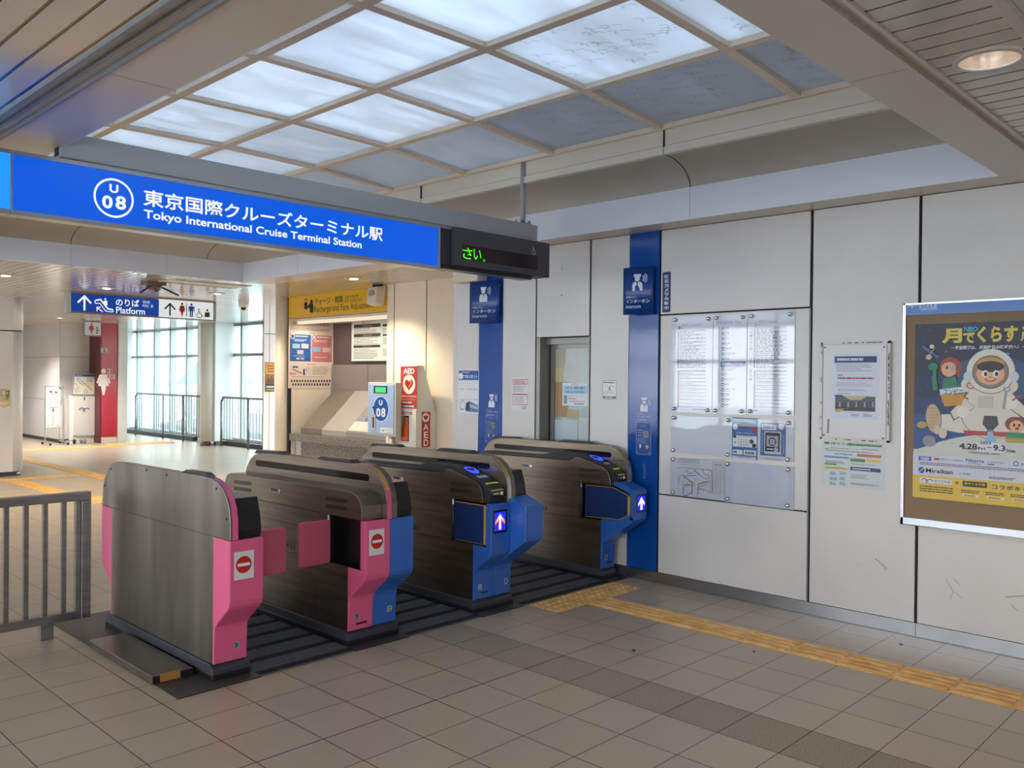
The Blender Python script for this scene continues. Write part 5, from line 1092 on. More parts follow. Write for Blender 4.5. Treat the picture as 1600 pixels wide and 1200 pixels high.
g = G('x', 5.778); g.slab((879, 598), (919, 635), .001, '#e2e6ea'); g.rect((880, 602.5), (918, 616), '#a9d0ee'); g.text('お知らせ', (893, 598.9), (904, 601.5), '#b0304a', .01); g.text('ただいま、当駅は係員が', (883.5, 604), (913, 608.3), '#20242c', .02); g.text('不在となっております。', (883.5, 610.3), (912.5, 614.8), '#20242c', .02)
g.rect((881, 617.5), (886, 631), '#7f95aa'); g.text('駅のご用の際は、お近くのインターホンにて', (888, 618.3), (917, 620.4), '#333333', 0); g.dash((888, 622), (901, 624), 1, '#333333', .6); g.dash((889, 625.5), (915, 628.8), 2, '#b0304a', .4, 4); g.dash((897, 630), (917, 632.4), 1, '#3a6aa8', .8, 6)
tag(g.build('door_notice'), 'white and pale blue notice taped inside the office door window', 'notice')
g = G('x', XF); g.slab((941, 594), (963.5, 624), .001, '#e6e8e4'); g.line([(941.6, 594.8), (963, 594.5), (963, 623.4), (941.6, 623), (941.6, 594.8)], .004, '#4d7a64'); g.dash((943, 596.5), (961.5, 599), 1, '#555a66', .7, 1); g.line([(948, 602), (951, 605), (956, 602), (959, 605)], .003, '#7a8a86'); g.line([(950, 611), (952.5, 607), (955, 611)], .006, '#b9405a'); g.disc((952.5, 606), .008, '#b9405a'); g.dash((942.5, 612), (961.5, 615.5), 2, '#8e939a', .3, 5); g.rect((942.3, 619), (962.4, 622.6), '#4d7a64'); g.dash((946, 619.8), (958, 622), 1, '#e9c58a', .8, 4)
tag(g.build('safety_sticker'), 'small white sticker with green edge right of the office door', 'sticker')
# ---- notice covers (clear acrylic in front of paper)
def acrylic():
    m = bpy.data.materials.new('acrylic_cover'); m.use_nodes = True; nt = m.node_tree; nt.nodes.clear()
    o = N(nt, 'ShaderNodeOutputMaterial'); t = N(nt, 'ShaderNodeBsdfTransparent'); gl = N(nt, 'ShaderNodeBsdfGlossy'); gl.inputs[1].default_value = .035; t.inputs[0].default_value = (.99, .99, 1, 1)
    x = N(nt, 'ShaderNodeMixShader'); nt.links.new(schlick(nt, .05), x.inputs[0]); nt.links.new(t.outputs[0], x.inputs[1]); nt.links.new(gl.outputs[0], x.inputs[2]); nt.links.new(x.outputs[0], o.inputs[0]); return m
ACR = acrylic()
def cover(name, label, a, b2, draw, studs, paper='#d9dde6', cat='notice board', nopaper=False):
    g = G('x', XW-.007); p0 = g.P(a); p1 = g.P(b2)
    e = empty(name, (XW, -(p0[0]+p1[0])/2, (p0[1]+p1[1])/2), label, cat)
    g.slab(a, b2, .006, paper); draw(g); g.build('sheet', e)
    ya, yb, zt, zb = -p0[0], -p1[0], p0[1], p1[1]
    MB().use(ACR).box(XW-.013, XW-.0105, yb, ya, zb, zt).build('clear_cover', None, e)
    for s_ in studs:
        q = G('x', XW-.013).P(s_); y, z = -q[0], q[1]
        MB().use(CHROME).cyl((XW-.021, y, z), (XW-.013, y, z), .0165, 18, .0165).ball((XW-.021, y, z), .0162, 5, 14).build('stud', None, e)
def tt(col1, seed, x0, x1, y0, ymid, y1):
    def d(g):
        R = random.Random(seed)
        g.text('時刻表', (x0+7, y0-11), (x0+17, y0-6.5), '#8d9bc0', 0); g.text('Timetable', (x0+19, y0-11), (x0+37, y0-6.8), '#8d9bc0', -.01)
        g.text({1: '1', 2: '2'}[seed], (x0+1, y0-6), (x0+4, y0-1), '#5b6ca0', .01); g.dash((x0+5, y0-4), (x0+9, y0-2), 1, '#5b6ca0')
        def tbl(ya, yb, col, n):
            h = (yb-ya)/n; g.rect((x0, ya), (x0+2, yb), col); g.rect((x0, ya), (x1, ya+h*.8), col if col != '#20407f' else '#9aa6bf')
            for k in range(1, n):
                y = ya+k*h
                if k % 2 == 0: g.rect((x0+2.2, y), (x1, y+h), '#a4abbe')
                g.dash((x0+3.5, y+h*.1), (x0+3.5+(x1-x0-4)*(.3+.62*abs(math.sin(k*1.7+seed))), y+h*.9), 1, '#3f4760', .5, k+seed*40, .05, .5)
        tbl(y0, ymid, '#20407f', 21); tbl(ymid+3, y1, '#7b2550', 21)
    return d
def c1(g):
    tt(0, 1, 1059, 1103, 516, 575.5, 637)(g); g.vtext('豊洲方面', (1053.5, 517), (1057, 540), '#7f8db4', 0); g.vtext('For Toyosu', (1053.5, 541), (1057, 560), '#7f8db4', -.02); g.dash((1083, 638.5), (1105, 641), 1, '#3f4760', .6)
cover('timetable_board', 'timetable for line 1 under clear cover, leftmost sheet of the top row', (1049.5, 496), (1112.5, 646), c1, ((1055.5, 500), (1107.5, 498), (1053.5, 638.5), (1105.5, 641)))
def c2(g):
    g.text('標準所要時間', (1119, 501.5), (1144, 506.5), '#8d9bc0', 0); g.text('Time', (1147, 500.5), (1158, 505), '#8d9bc0', -.01)
    g.line([(1123.5, 511), (1123.3, 630)], .006, '#5c6c98')
    for k in range(16):
        y = 513+k*8; own = k == 7; dk = k in (4,) or k >= 10
        if own: g.rect((1126, y-4.3), (1165, y+4.3), '#2c4c92')
        c_ = (1129.5, y); g.disc(c_, .0135, '#2a4a94' if dk else '#7e90bc'); g.disc(c_, .0105, '#cdd6e8' if not dk else '#2a4a94'); g.rect((1128, y-.8), (1131, y+1.2), '#e6ebf5' if dk else '#6076ac')
        g.line([(1123.5-.9, y+4), (1123.5+.9, y+4)], .004, '#c9d0e2')
        nm = ['新橋', '汐留', '竹芝', '日の出', '芝浦ふ頭', 'お台場海浜公園', '台場', '東京国際クルーズターミナル', 'テレコムセンター', '青海', '東京ビッグサイト', '有明', '有明テニスの森', '市場前', '新豊洲', '豊洲'][k]
        l = 3.2*len(nm)*.62+2
        g.text(nm, (1133, y-2.4), (1133+min(l, 29), y+.8), '#e6ebf5' if own else '#3b4a72', .01); g.dash((1133, y+1.6), (1133+min(l, 25)*.7, y+3), 1, '#7d89a8', .5, k)
cover('travel_time_board', 'travel time chart of numbered stations under clear cover, between two timetables', (1115, 492.5), (1166, 648.5), c2, ((1120, 497), (1161, 495.5), (1118, 641.5), (1159, 642.5)))
def c3(g):
    tt(0, 2, 1178, 1229, 511, 575.5, 638)(g); g.vtext('汐留・新橋方面', (1171.5, 512), (1176, 548), '#44527c', .0); g.vtext('For Daiba, Shimbashi', (1171.8, 549), (1175.5, 594), '#5e6b92', -.02); g.dash((1178, 640.5), (1184, 642.5), 1, '#7b2550', .7); g.dash((1213, 645), (1228, 647), 1, '#3f4760', .6)
cover('timetable_board', 'timetable for line 2 under clear cover, rightmost sheet of the top row', (1169, 488), (1240.5, 650), c3, ((1175, 494), (1234.5, 491), (1172.5, 642.5), (1232.5, 645)))
def c4(g):
    g.rect((1144, 652), (1183.5, 719.5), '#3468a8'); g.rect((1144.5, 652.3), (1183, 668), '#56657c'); g.poly([(1145, 668), (1160, 659), (1183, 665), (1183, 670)], '#2b3850'); g.line([(1146, 656), (1180, 659)], .02, '#9fb1c8')
    g.disc((1148.8, 667), .02, '#dfe3e8'); g.disc((1179.3, 672.5), .018, '#c2304a'); g.text('スタンプラリー', (1150, 674.5), (1178, 679), '#eef2f8', .01); g.rect((1145, 679.5), (1182.2, 700), '#dfe3e6')
    g.dash((1153, 679.5), (1181, 684), 3, '#5a626e', .4, 2); g.disc((1148, 681.5), .014, '#3a4454')
    for i in range(4):
        for j in range(3): g.ring((1155.5+i*4.3, 688.5+j*4), .011, .002, '#7a828e', n=8)
    g.disc((1174.5, 690), .016, '#262b34'); g.disc((1178.3, 696.5), .016, '#262b34'); g.rect((1147, 690.2), (1150.5, 692), '#b0304a')
    g.rect((1145, 702), (1160, 710.5), '#dfe3e6'); g.rect((1146, 703.5), (1151.5, 708), '#3a8fc4'); g.rect((1162, 703), (1181.5, 712.5), '#dfe3e6'); g.dash((1164, 705), (1180, 711), 1, '#6a6f78', .8, 4); g.rect((1144, 711.5), (1181.5, 719.5), '#c9ced6'); g.dash((1152, 712.5), (1180, 717), 2, '#6a727e', .4, 6)
    g.rect((1188.5, 660), (1227.5, 714), '#3a68a6'); g.rect((1190.5, 662.5), (1213.5, 672.5), '#d5d9dd'); g.dash((1192, 664), (1212, 671), 1, '#8a8f98', .8, 5); g.disc((1221, 666.5), .026, '#d5d9dd'); g.ring((1221, 666.5), .024, .004, '#b0404a', n=16)
    g.rect((1194.5, 673.5), (1220.5, 710.5), '#c3c8cf'); g.rect((1196, 675.5), (1218.5, 706.5), '#14161a'); g.rect((1198, 680.5), (1216, 698.5), '#a9adb3'); g.disc((1207, 690), .03, '#3c4046'); g.rect((1203.5, 686), (1210.5, 694.5), '#c4c8ce'); g.dash((1198, 700), (1209, 703.5), 1, '#c4c8ce', .8, 3); g.disc((1212.5, 702.5), .017, '#9fb6cc'); g.text('05', (1204.5, 687.5), (1209.5, 692.8), '#55585e', .02)
    for k in range(9): g.rect((1190.2, 677+k*3.4), (1192, 679+k*3.4), '#9fb9dc'); g.rect((1223.5, 680+k*3.4), (1225.6, 682+k*3.4), '#9fb9dc')
    g.rect((1188, 714.5), (1227, 720.5), '#c4c9d2'); g.dash((1197, 715), (1225, 719.5), 2, '#6a727e', .4, 9)
cover('notice_board', 'middle row notice board, blank at left with two blue flyers at right', (1048.5, 649), (1240, 722), c4, ((1053.5, 652.5), (1138.5, 656.5), (1232.5, 661), (1052.5, 703), (1137.5, 710.5), (1231.5, 718)), '#d3d8e0')
def c5(g):
    g.rect((1057.5, 715.5), (1133, 782.5), '#cfd2d8'); g.line([(1058, 716), (1132.5, 719), (1132.3, 781)], .003, '#8b8f98'); g.line([(1061.5, 717.5), (1091.5, 719), (1091.5, 723.3), (1061.5, 722), (1061.5, 717.5)], .003, '#3a3e48'); g.text('路線図', (1063.5, 718.6), (1088, 721.8), '#2c303a', .01); g.dash((1063.5, 724.5), (1096, 729), 3, '#6b707a', .35, 3)
    L_ = lambda pts, c_, w=.0035: g.line(pts, w, c_)
    L_([(1058, 731), (1075, 731), (1112, 735)], '#8a8278'); L_([(1112, 735), (1113, 770)], '#4a4a44', .004); L_([(1060, 757), (1061, 745), (1067, 742), (1070, 745), (1066, 760)], '#6a6e74'); L_([(1068, 743), (1076, 750), (1082, 754), (1081, 772)], '#2f333c', .006); L_([(1090, 738), (1096, 745), (1104, 749), (1109, 744)], '#4a5a9c'); L_([(1068, 760), (1067, 772), (1072, 775), (1080, 770)], '#4a6aa0', .006); L_([(1090, 773), (1092, 756), (1107, 752)], '#3a5aa0', .006); L_([(1069, 757), (1080, 758)], '#b86a3c', .008); L_([(1091, 764), (1112, 768)], '#8a6aa0'); L_([(1072, 743), (1088, 743)], '#4a8ac8', .006); L_([(1084, 733), (1092, 742)], '#a0506a', .005); L_([(1097, 734), (1101, 741), (1108, 743)], '#c07a4a', .005); L_([(1094, 760), (1105, 756)], '#4a9a6a', .005); L_([(1109, 748), (1110, 772)], '#c0a04a', .005); L_([(1077, 731), (1072, 736), (1078, 740), (1088, 735)], '#9a6a8a')
    for k in range(24): R = random.Random(k); a_ = 1062+R.random()*46; b_ = 733+R.random()*38; g.dash((a_, b_), (a_+5, b_+1.2), 1, '#5d6470', .7, k)
    g.line([(1113.5, 722), (1131.5, 723), (1131.5, 730.5), (1113.5, 729.5), (1113.5, 722)], .002, '#6b707a'); g.dash((1116, 724), (1130, 729), 2, '#5a5e68', .4)
    for k in range(9): g.line([(1113.5, 732+k*4.6), (1131, 733+k*4.8)], .0015, '#7b808a'); g.dash((1114.5, 733.5+k*4.7), (1130, 736+k*4.7), 2, '#5a5e68', .35, k)
    for x in (1113.5, 1119, 1126, 1131): g.line([(x, 732), (x, 772)], .0015, '#7b808a')
cover('notice_board', 'left notice board of the lowest row holding a route map', (1048, 713.5), (1133.4, 783), c5, ((1053, 717.5), (1052, 769)), '#d0d5de')
cover('notice_board', 'blank pale notice board at the right of the lowest row', (1134, 720.5), (1240, 797), lambda g: None, ((1138, 725), (1232, 733.5), (1137.5, 779.5), (1231, 790)), '#c9d0dc')
# ---- white metal notice box with chipped edges
g = G('x', XW-.03)
p0 = g.P((1283, 535)); p1 = g.P((1389, 692)); e = empty('metal_notice_case', (XW, -(p0[0]+p1[0])/2, 1.3), 'white metal notice case with rust-chipped edges beside the timetable boards', 'notice case')
ya, yb, zt, zb = -p0[0], -p1[0], p0[1], p1[1]
MB().use(WHITE).box(XW-.02, XW, yb, ya, zb, zt).box(XW-.03, XW-.02, yb, ya, zb, zb+.014).box(XW-.03, XW-.02, yb, ya, zt-.014, zt).box(XW-.03, XW-.02, yb, yb+.016, zb, zt).box(XW-.03, XW-.02, ya-.012, ya, zb, zt).build('case', None, e)
MB().use(mat('door_white', '#d5d3d4', .3)).box(XW-.028, XW-.02, yb+.022, ya-.018, zb+.02, zt-.02).build('door', None, e, .001)
g = G('x', XW-.0305); g.px = False; R = random.Random(5); RU = '#2d1d16'
def chip(cy, cz, ly, lz):
    g.poly([(cy-ly*(.6+.4*R.random()), cz), (cy-ly*.3, cz+lz), (cy+ly*.5, cz+lz*.8), (cy+ly, cz-lz*.3), (cy+ly*.2, cz-lz), (cy-ly*.6, cz-lz*.7)], RU, True)
for k in range(34): chip(-yb-.007+.003*(R.random()-.5), zb+.1+(zt-zb-.18)*R.random(), .0035, .006+.014*R.random())
for k in range(18): chip(-ya+.15+(ya-yb-.2)*R.random(), zt-.007, .006+.014*R.random(), .003)
for k in range(16): chip(-ya+.1+(ya-yb-.15)*R.random(), zb+.005, .006+.012*R.random(), .003)
for k in range(10): chip(-ya+.005, zb+(zt-zb)*R.random(), .003, .008)
g.build('paint_speck_pattern', e)
g = G('x', XW-.0285); 
for p in ((1289.5, 543), (1381.5, 542), (1287, 679.5), (1379.5, 685)): g.disc(p, .006, '#181311')
g.poly([(1293, 655), (1296, 654), (1295, 677), (1292, 676)], '#8b8480'); g.build('screws', e)
g = G('x', XW-.0283); g.slab((1300, 552.5), (1372, 656), .0003, '#d3d8e6'); g.rect((1304, 557), (1370, 566.5), '#2f4170'); g.dash((1308, 559), (1366, 564), 1, '#c8d0e4', .7, 2); g.dash((1307, 569), (1364, 581), 4, '#5c6478', .25, 3)
g.text('工事期間', (1307, 585), (1317, 588), '#30343e', .01); g.dash((1309, 589), (1366, 593), 1, '#a83a3a', .7, 4, .02); g.dash((1307, 597), (1364, 605), 3, '#8a90a2', .25, 5); g.dash((1309, 607.5), (1362, 611.5), 2, '#5c6478', .3, 6); g.dash((1309, 614), (1330, 616), 1, '#5c6478', .5)
g.rect((1305, 618.5), (1367.5, 643.5), '#5d5f62'); g.poly([(1318, 618.5), (1356, 618.5), (1345, 625), (1328, 625)], '#c2b392'); g.rect((1305, 635.5), (1367.5, 643.5), '#484a4c'); g.poly([(1305, 639), (1320, 638), (1312, 643.5), (1305, 643.5)], '#b79a3c')
for k in range(14): g.rect((1307+k*4.3, 628), (1309+k*4.3, 636), ['#2b3a58', '#9aa2ac', '#33373d'][k % 3])
g.rect((1304, 616.8), (1317, 619.3), '#3b4a7c'); g.dash((1330, 646.5), (1344, 651), 2, '#5c5f66', .4, 8); g.dash((1349, 646.5), (1364, 652), 3, '#5c5f66', .4, 9)
g.build('notice_sheet', e)
# disaster information sheet
g = G('x', XF); g.slab((1284.5, 689), (1382, 767), .001, '#cdd3d4'); g.rect((1288, 690), (1377.5, 699), '#2f7a55'); g.text('防災情報', (1296, 690.5), (1326, 696), '#dfe9e2', .02); g.text('Disaster Prevention Information', (1330, 692.5), (1375, 697), '#cfe0d6', 0)
g.dash((1289, 699.5), (1296, 702), 1, '#4a4f55'); g.text('東京都江東区青海1-1-40', (1297, 698.8), (1341, 703.4), '#3a3f46', .01); g.dash((1346, 700.5), (1374, 705), 2, '#4a4f55', .4, 4); g.dash((1289, 704.5), (1370, 707), 1, '#7b8087', .4, 3); g.text('地区内残留地区', (1303, 707.5), (1332, 712), '#33383e', .01)
g.rect((1339, 709), (1377, 716), '#c7744e'); g.rect((1288, 711.5), (1326.5, 717), '#4a94c4'); g.dash((1290, 718.5), (1325, 726), 3, '#5d7286', .5, 6); g.rect((1288, 723), (1307, 727), '#5a9a4a'); g.rect((1328.5, 716), (1351.5, 722.5), '#4a9455'); g.rect((1353, 717.5), (1376, 723.5), '#dcc16a'); g.dash((1331, 724), (1374, 729), 2, '#5d6168', .5, 7)
g.rect((1288, 728.5), (1326, 734.5), '#d3c04a'); g.dash((1291, 729.5), (1323, 733), 1, '#3f402a', .7, 3); g.rect((1328.5, 729), (1376, 738.5), '#2c4f80'); g.dash((1332, 731), (1372, 736.5), 1, '#cfd8e4', .7, 2)
for j in range(3): g.rect((1289, 736+j*8.2), (1294.5, 742.5+j*8.2), '#d8dbd6'); g.dash((1297, 736.5+j*8), (1308, 743+j*8), 3, '#6d9ab0', .6, j); g.dash((1312, 736.5+j*8), (1323, 743+j*8), 3, '#6d9ab0', .6, j+4)
g.dash((1330, 740), (1360, 750), 5, '#5d6168', .3, 9); g.rect((1329, 753.5), (1374, 761.5), '#b8bdb8'); g.dash((1331, 754.5), (1372, 760.5), 3, '#5d6168', .4, 12)
tag(g.build('disaster_poster'), 'green-headed disaster information sheet directly under the chipped metal case', 'poster')
# ---------------------------------------------------------------- poster case with the moon exhibition poster
g = G('x', XW-.035); p0 = g.P((1411, 474.5)); p1 = g.P((1408.5, 818.5)); ya = -p0[0]; zt, zb = p0[1], p1[1]; yb = ya-1.40
e = empty('poster_case', (XW, (ya+yb)/2, 1.4), 'big silver-framed poster case with blue top band at the right edge', 'poster case')
MB().use(mat('felt_brown', '#8f7b62', .9)).box(XW-.02, XW, yb, ya, zb, zt).build('felt_board', None, e)
SV = mat('frame_silver_bright', '#c7ccd6', .22, .85)
MB().use(SV).box(XW-.035, XW, ya-.018, ya, zb, zt).box(XW-.035, XW, yb, yb+.018, zb, zt).box(XW-.035, XW, yb, ya, zb, zb+.045).box(XW-.035, XW, yb, ya, zt-.012, zt).build('frame', None, e, .002)
MB().use(mat('band_blue', '#1c6fc0', .18)).box(XW-.033, XW-.01, yb+.018, ya-.018, zt-.075, zt-.006).build('title_band', None, e)
g = G('x', XW-.0335); bird(g, (1426, 479), .055, '#e4ecf6'); g.text('ゆりかもめ', (1436.5, 476.3), (1464, 480.6), '#e4ecf6', .01); g.text('YURIKAMOME', (1436.5, 481.5), (1464, 484.3), '#e4ecf6', 0); g.build('title_lettering', e)
PX = XW-.0215
g = G('x', PX)
BR = (1668, 800)
# paper: from photo corner points; extends past the picture edge
a = g.P((1430, 507)); b2 = g.P((1425, 776)); W_ = 1.03*.72; x0, x1, z1, z0 = a[0], a[0]+.86, a[1], b2[1]
g.px = False
def U(u, v): return (x0+(x1-x0)*u, z1-(z1-z0)*v)
g.slab(U(0, 1), U(1, 0), .001, '#2b3348')
H_ = z1-z0
g.rect(U(0, .52), U(1, .72), '#2c4f8e'); g.rect(U(0, .42), U(1, .52), '#28406f'); g.rect(U(0, .3), U(1, .42), '#293656')
R = random.Random(11)
for k in range(70): g.disc(Vector(U(R.random(), R.random()*.6)), .0012+.0016*R.random(), '#aab4cc', n=6, local=True)
# moon ground
pts = [U(0, .75), U(0, .72)]+[U(.03+.94*i/20, .72-.1*math.sin(PI*i/20)) for i in range(21)]+[U(1, .72), U(1, .75)]
g.poly(pts, '#c9ccc4', True)
for k in range(26): u = .08+.84*R.random(); v = .65+.07*R.random(); g.line([U(u, v), U(u+.02, v-.004)], .0015, '#9fa39c', True)
# console behind astronaut
g.poly([U(.27, .42), U(.31, .22), (U(.4, .19)), U(.62, .19), U(.70, .22), U(.74, .42)], '#31587e', True); g.poly([U(.4, .17), U(.62, .17), U(.61, .2), U(.41, .2)], '#5a93bd', True)
# astronaut: legs and boots, body, arms, helmet
SU = '#d9d4c4'; SH = '#b9b3a3'; OUT = '#6f6655'
def ell(cu, cv, ru, rv, col, rot=0, n=26):
    c_ = Vector(U(cu, cv)); g.poly([(c_[0]+ru*(x1-x0)*math.cos(t)*math.cos(rot)-rv*H_*math.sin(t)*math.sin(rot), c_[1]+ru*(x1-x0)*math.cos(t)*math.sin(rot)+rv*H_*math.sin(t)*math.cos(rot)) for t in [2*PI*i/n for i in range(n)]], col, True)
ell(.30, .565, .2, .052, OUT, -.1); ell(.30, .565, .195, .049, SU, -.1); ell(.135, .54, .055, .085, OUT, .1); ell(.135, .54, .05, .081, '#c4ab84', .1)
for k in range(7): g.line([U(.105, .485+k*.018), U(.165, .482+k*.018)], .0022, '#8d7450', True)
ell(.72, .6, .14, .05, OUT, .2); ell(.72, .6, .135, .047, SU, .2)
ell(.50, .49, .19, .15, OUT); ell(.50, .49, .185, .147, SU)
g.poly([U(.33, .60), U(.68, .60), U(.66, .625), U(.35, .625)], '#b5404a', True)
g.poly([U(.33, .42), U(.24, .5), U(.27, .55), U(.41, .47)], OUT, True); g.poly([U(.335, .425), U(.25, .5), U(.275, .54), U(.405, .47)], SU, True); ell(.33, .50, .04, .03, '#e6e1d2')
g.poly([U(.67, .42), U(.76, .49), U(.71, .53), U(.60, .46)], OUT, True); g.poly([U(.668, .425), U(.75, .49), U(.71, .52), U(.605, .46)], SU, True); ell(.625, .44, .045, .035, '#e6e1d2')
ell(.38, .345, .065, .045, SU); ell(.38, .35, .03, .02, '#b04048'); ell(.38, .35, .022, .014, '#d8c0b8'); g.line([U(.31, .40), U(.36, .425)], .009, '#b5404a', True); g.line([U(.69, .40), U(.64, .425)], .009, '#b5404a', True); ell(.62, .35, .05, .04, SU)
ell(.50, .27, .155, .125, OUT); ell(.50, .27, .15, .121, '#dedbd0'); ell(.36, .30, .03, .028, '#c9cfd8'); ell(.645, .30, .03, .028, '#c9cfd8'); ell(.5, .275, .115, .092, OUT); ell(.5, .275, .108, .086, '#8c7d70')
ell(.5, .225, .085, .03, '#c79a52'); ell(.5, .285, .088, .06, '#e3ae86')
ell(.5, .245, .085, .03, '#3d3430')
for du in (-.032, .036):
    ell(.5+du, .285, .02, .02, '#f2efe8'); ell(.503+du, .286, .011, .012, '#1d1a1a')
g.ring(Vector(U(.502, .302)), .026, .005, '#8c2f2a', 1.2, 200, 340, 10, True); g.disc(Vector(U(.502, .302)), .005, '#c9805f', local=True)
g.rect(U(.43, .41), U(.52, .47), '#c9c3b2'); g.line([U(.43, .41), U(.52, .41), U(.52, .47), U(.43, .47), U(.43, .41)], .0015, '#8d8675', True)
# wrench, rocket lander
g.line([U(.60, .38), U(.585, .47)], .014, '#9a9da8', True); g.ring(Vector(U(.603, .365)), .016, .008, '#9a9da8', 1, 130, 410, 10, True)
g.poly([U(.465, .515), U(.545, .515), U(.555, .56), U(.525, .59), U(.485, .59), U(.455, .56)], '#3b3f46', True); g.poly([U(.485, .59), U(.525, .59), U(.53, .60), U(.48, .60)], '#5a7f86', True)
g.poly([U(.492, .60), U(.52, .60), U(.535, .66), U(.475, .66)], '#8fb8dc', True); ell(.505, .69, .12, .03, '#d5d9e0')
for k in range(4): g.line([U(.47+.02*k, .52), U(.468+.02*k, .57)], .002, '#7d8087', True)
# helper figures
ell(.245, .245, .07, .055, '#9c4a40'); ell(.235, .26, .05, .042, '#e3ae86'); ell(.30, .26, .02, .045, '#9c4a40'); ell(.262, .252, .02, .02, '#b9b0a8'); ell(.222, .25, .007, .01, '#1d1a1a'); g.poly([U(.2, .31), U(.28, .30), U(.31, .40), U(.19, .38)], '#2f8362', True); g.poly([U(.12, .30), U(.15, .29), U(.165, .38), U(.13, .38)], '#2f8362', True); ell(.13, .245, .035, .022, '#2f8362'); g.line([U(.14, .26), U(.14, .3)], .02, '#2f8362', True)
g.poly([U(.86, .17), U(.96, .2), U(.94, .40), U(.80, .42), U(.79, .25)], '#5e8a97', True); ell(.90, .235, .045, .04, '#e3ae86'); ell(.915, .255, .04, .03, '#3a6cb4'); ell(.88, .36, .09, .02, '#3f62b0', .4)
ell(.655, .555, .06, .04, '#8c3f36'); ell(.665, .568, .042, .034, '#e3ae86'); ell(.65, .56, .007, .008, '#1d1a1a'); ell(.68, .56, .007, .008, '#1d1a1a'); ell(.668, .578, .012, .008, '#a33a34'); g.poly([U(.61, .60), U(.73, .60), U(.75, .63), U(.60, .63)], '#3c8a5c', True); g.rect(U(.6, .63), U(.76, .655), '#b99a4c')
ell(.86, .67, .035, .025, '#7a3a30'); ell(.862, .675, .027, .022, '#e3ae86'); g.poly([U(.82, .69), U(.90, .69), U(.91, .72), U(.81, .72)], '#3f62b0', True)
g.poly([U(.175, .375), U(.34, .355), U(.35, .385), U(.18, .41)], '#cfd8e6', True); g.poly([U(.18, .405), U(.345, .385), U(.32, .46), U(.21, .47)], '#c9923a', True); g.text('コンビニ', U(.2, .402), U(.33, .37), '#23324f', .02)
for k, c_ in enumerate(('#b9303e',)*3): g.rect(U(.74+k*.085, .50), U(.80+k*.085+.015, .56), c_)
g.text('月面食', U(.745, .55), U(.98, .51), '#f0e8dc', .02)
for k in range(3): g.rect(U(.78+k*.06, .57), U(.81+k*.06, .64), '#c9a83c')
g.line([U(.06, .13), U(.16, .19)], .016, '#51689a', True); g.line([U(.08, .2), U(.14, .14)], .006, '#c9a84c', True); ell(.12, .13, .016, .012, '#d5d3cc'); ell(.1, .19, .02, .015, '#c9bd9c'); ell(.06, .58, .035, .02, '#b99a54'); ell(.11, .67, .045, .032, '#8d9096'); ell(.2, .62, .03, .03, '#d3c4b4'); ell(.16, .60, .02, .03, '#cdbfb2')
g.text('月', U(.185, .115), U(.32, .03), '#dcc95e', .05); g.text('で', U(.325, .115), U(.405, .055), '#dcc95e', .05); g.text('くらす', U(.415, .115), U(.665, .022), '#dcc95e', .05); g.text('展', U(.68, .115), U(.77, .06), '#dcc95e', .03); g.text('特別展', U(.69, .052), U(.765, .03), '#dcc95e', .02); g.text('NEO', U(.33, .052), U(.42, .022), '#5aa8cc', .05)
g.text('－宇宙開発は、月面移住の新時代へ！－', U(.25, .15), U(.71, .128), '#e3e6ec', .02)
g.text('2023', U(.44, .672), U(.51, .657), '#2d3038', .02); g.text('4.28', U(.31, .705), U(.425, .672), '#23262e', .03); g.text('Fri', U(.43, .705), U(.475, .688), '#23262e', .02); g.rect(U(.485, .69), U(.515, .686), '#23262e'); g.text('9.3', U(.525, .705), U(.60, .672), '#23262e', .03); g.text('Sun', U(.605, .708), U(.66, .692), '#23262e', .02); g.text('日本科学未来館', U(.37, .728), U(.50, .714), '#33363e', 0); g.dash(U(.51, .727), U(.57, .716), 1, '#33363e')
g.rect(U(0, .87), U(1, .745), '#c9cbd6'); g.rect(U(0, 1), U(1, .87), '#ddb94a')
g.rect(U(.04, .785), U(.125, .76), '#1c4f9c'); g.text('TAKARA', U(.05, .773), U(.115, .763), '#e8ecf4', .02); g.text('TOMY', U(.05, .784), U(.115, .774), '#e8ecf4', .03); g.rect(U(.145, .777), U(.18, .765), '#b5404a'); g.text('日東グローバル株式会社', U(.185, .777), U(.335, .765), '#33363e', 0); g.text('Niterra', U(.355, .776), U(.47, .756), '#1c5fa8', .02); g.text('日本特殊陶業', U(.37, .786), U(.45, .779), '#33363e', 0); g.text('三井住友海上', U(.49, .773), U(.6, .762), '#33363e', 0); g.rect(U(.49, .784), U(.535, .777), '#3a7a8c')
g.ring(Vector(U(.665, .767)), .012, .005, '#1c6fb8', n=14, local=True); g.text('大正製薬', U(.69, .776), U(.80, .76), '#1c5fa8', .02)
g.dash(U(.045, .81), U(.95, .792), 2, '#5a5e6a', .5, 4, .05)
g.disc(Vector(U(.06, .84)), .019, '#1c4f9c', n=18, local=True); g.line([U(.045, .85), U(.075, .83)], .004, '#c9cbd6', True); g.text('Miraikan', U(.09, .852), U(.27, .827), '#1d2430', .02); g.text('小学館', U(.305, .85), U(.385, .836), '#33363e', 0); g.dash(U(.5, .86), U(.7, .845), 2, '#33363e', .5, 5); g.dash(U(.74, .86), U(.95, .84), 2, '#33363e', .4, 6)
g.rect(U(.05, .912), U(.265, .882), '#d5d8dc'); g.px = False; bird(g, Vector(U(.1, .898)), .07, '#2a5a9c'); g.text('ゆりかもめ', U(.15, .905), U(.255, .888), '#33363e', 0)
g.text('×', U(.285, .905), U(.31, .888), '#3a3420', 0); g.rect(U(.335, .912), U(.49, .882), '#1d1a1a'); g.text('月でくらす展', U(.345, .905), U(.48, .889), '#d9c45a', .03); g.text('コラボキャンペーン', U(.52, .915), U(.93, .888), '#1d1a14', .02)
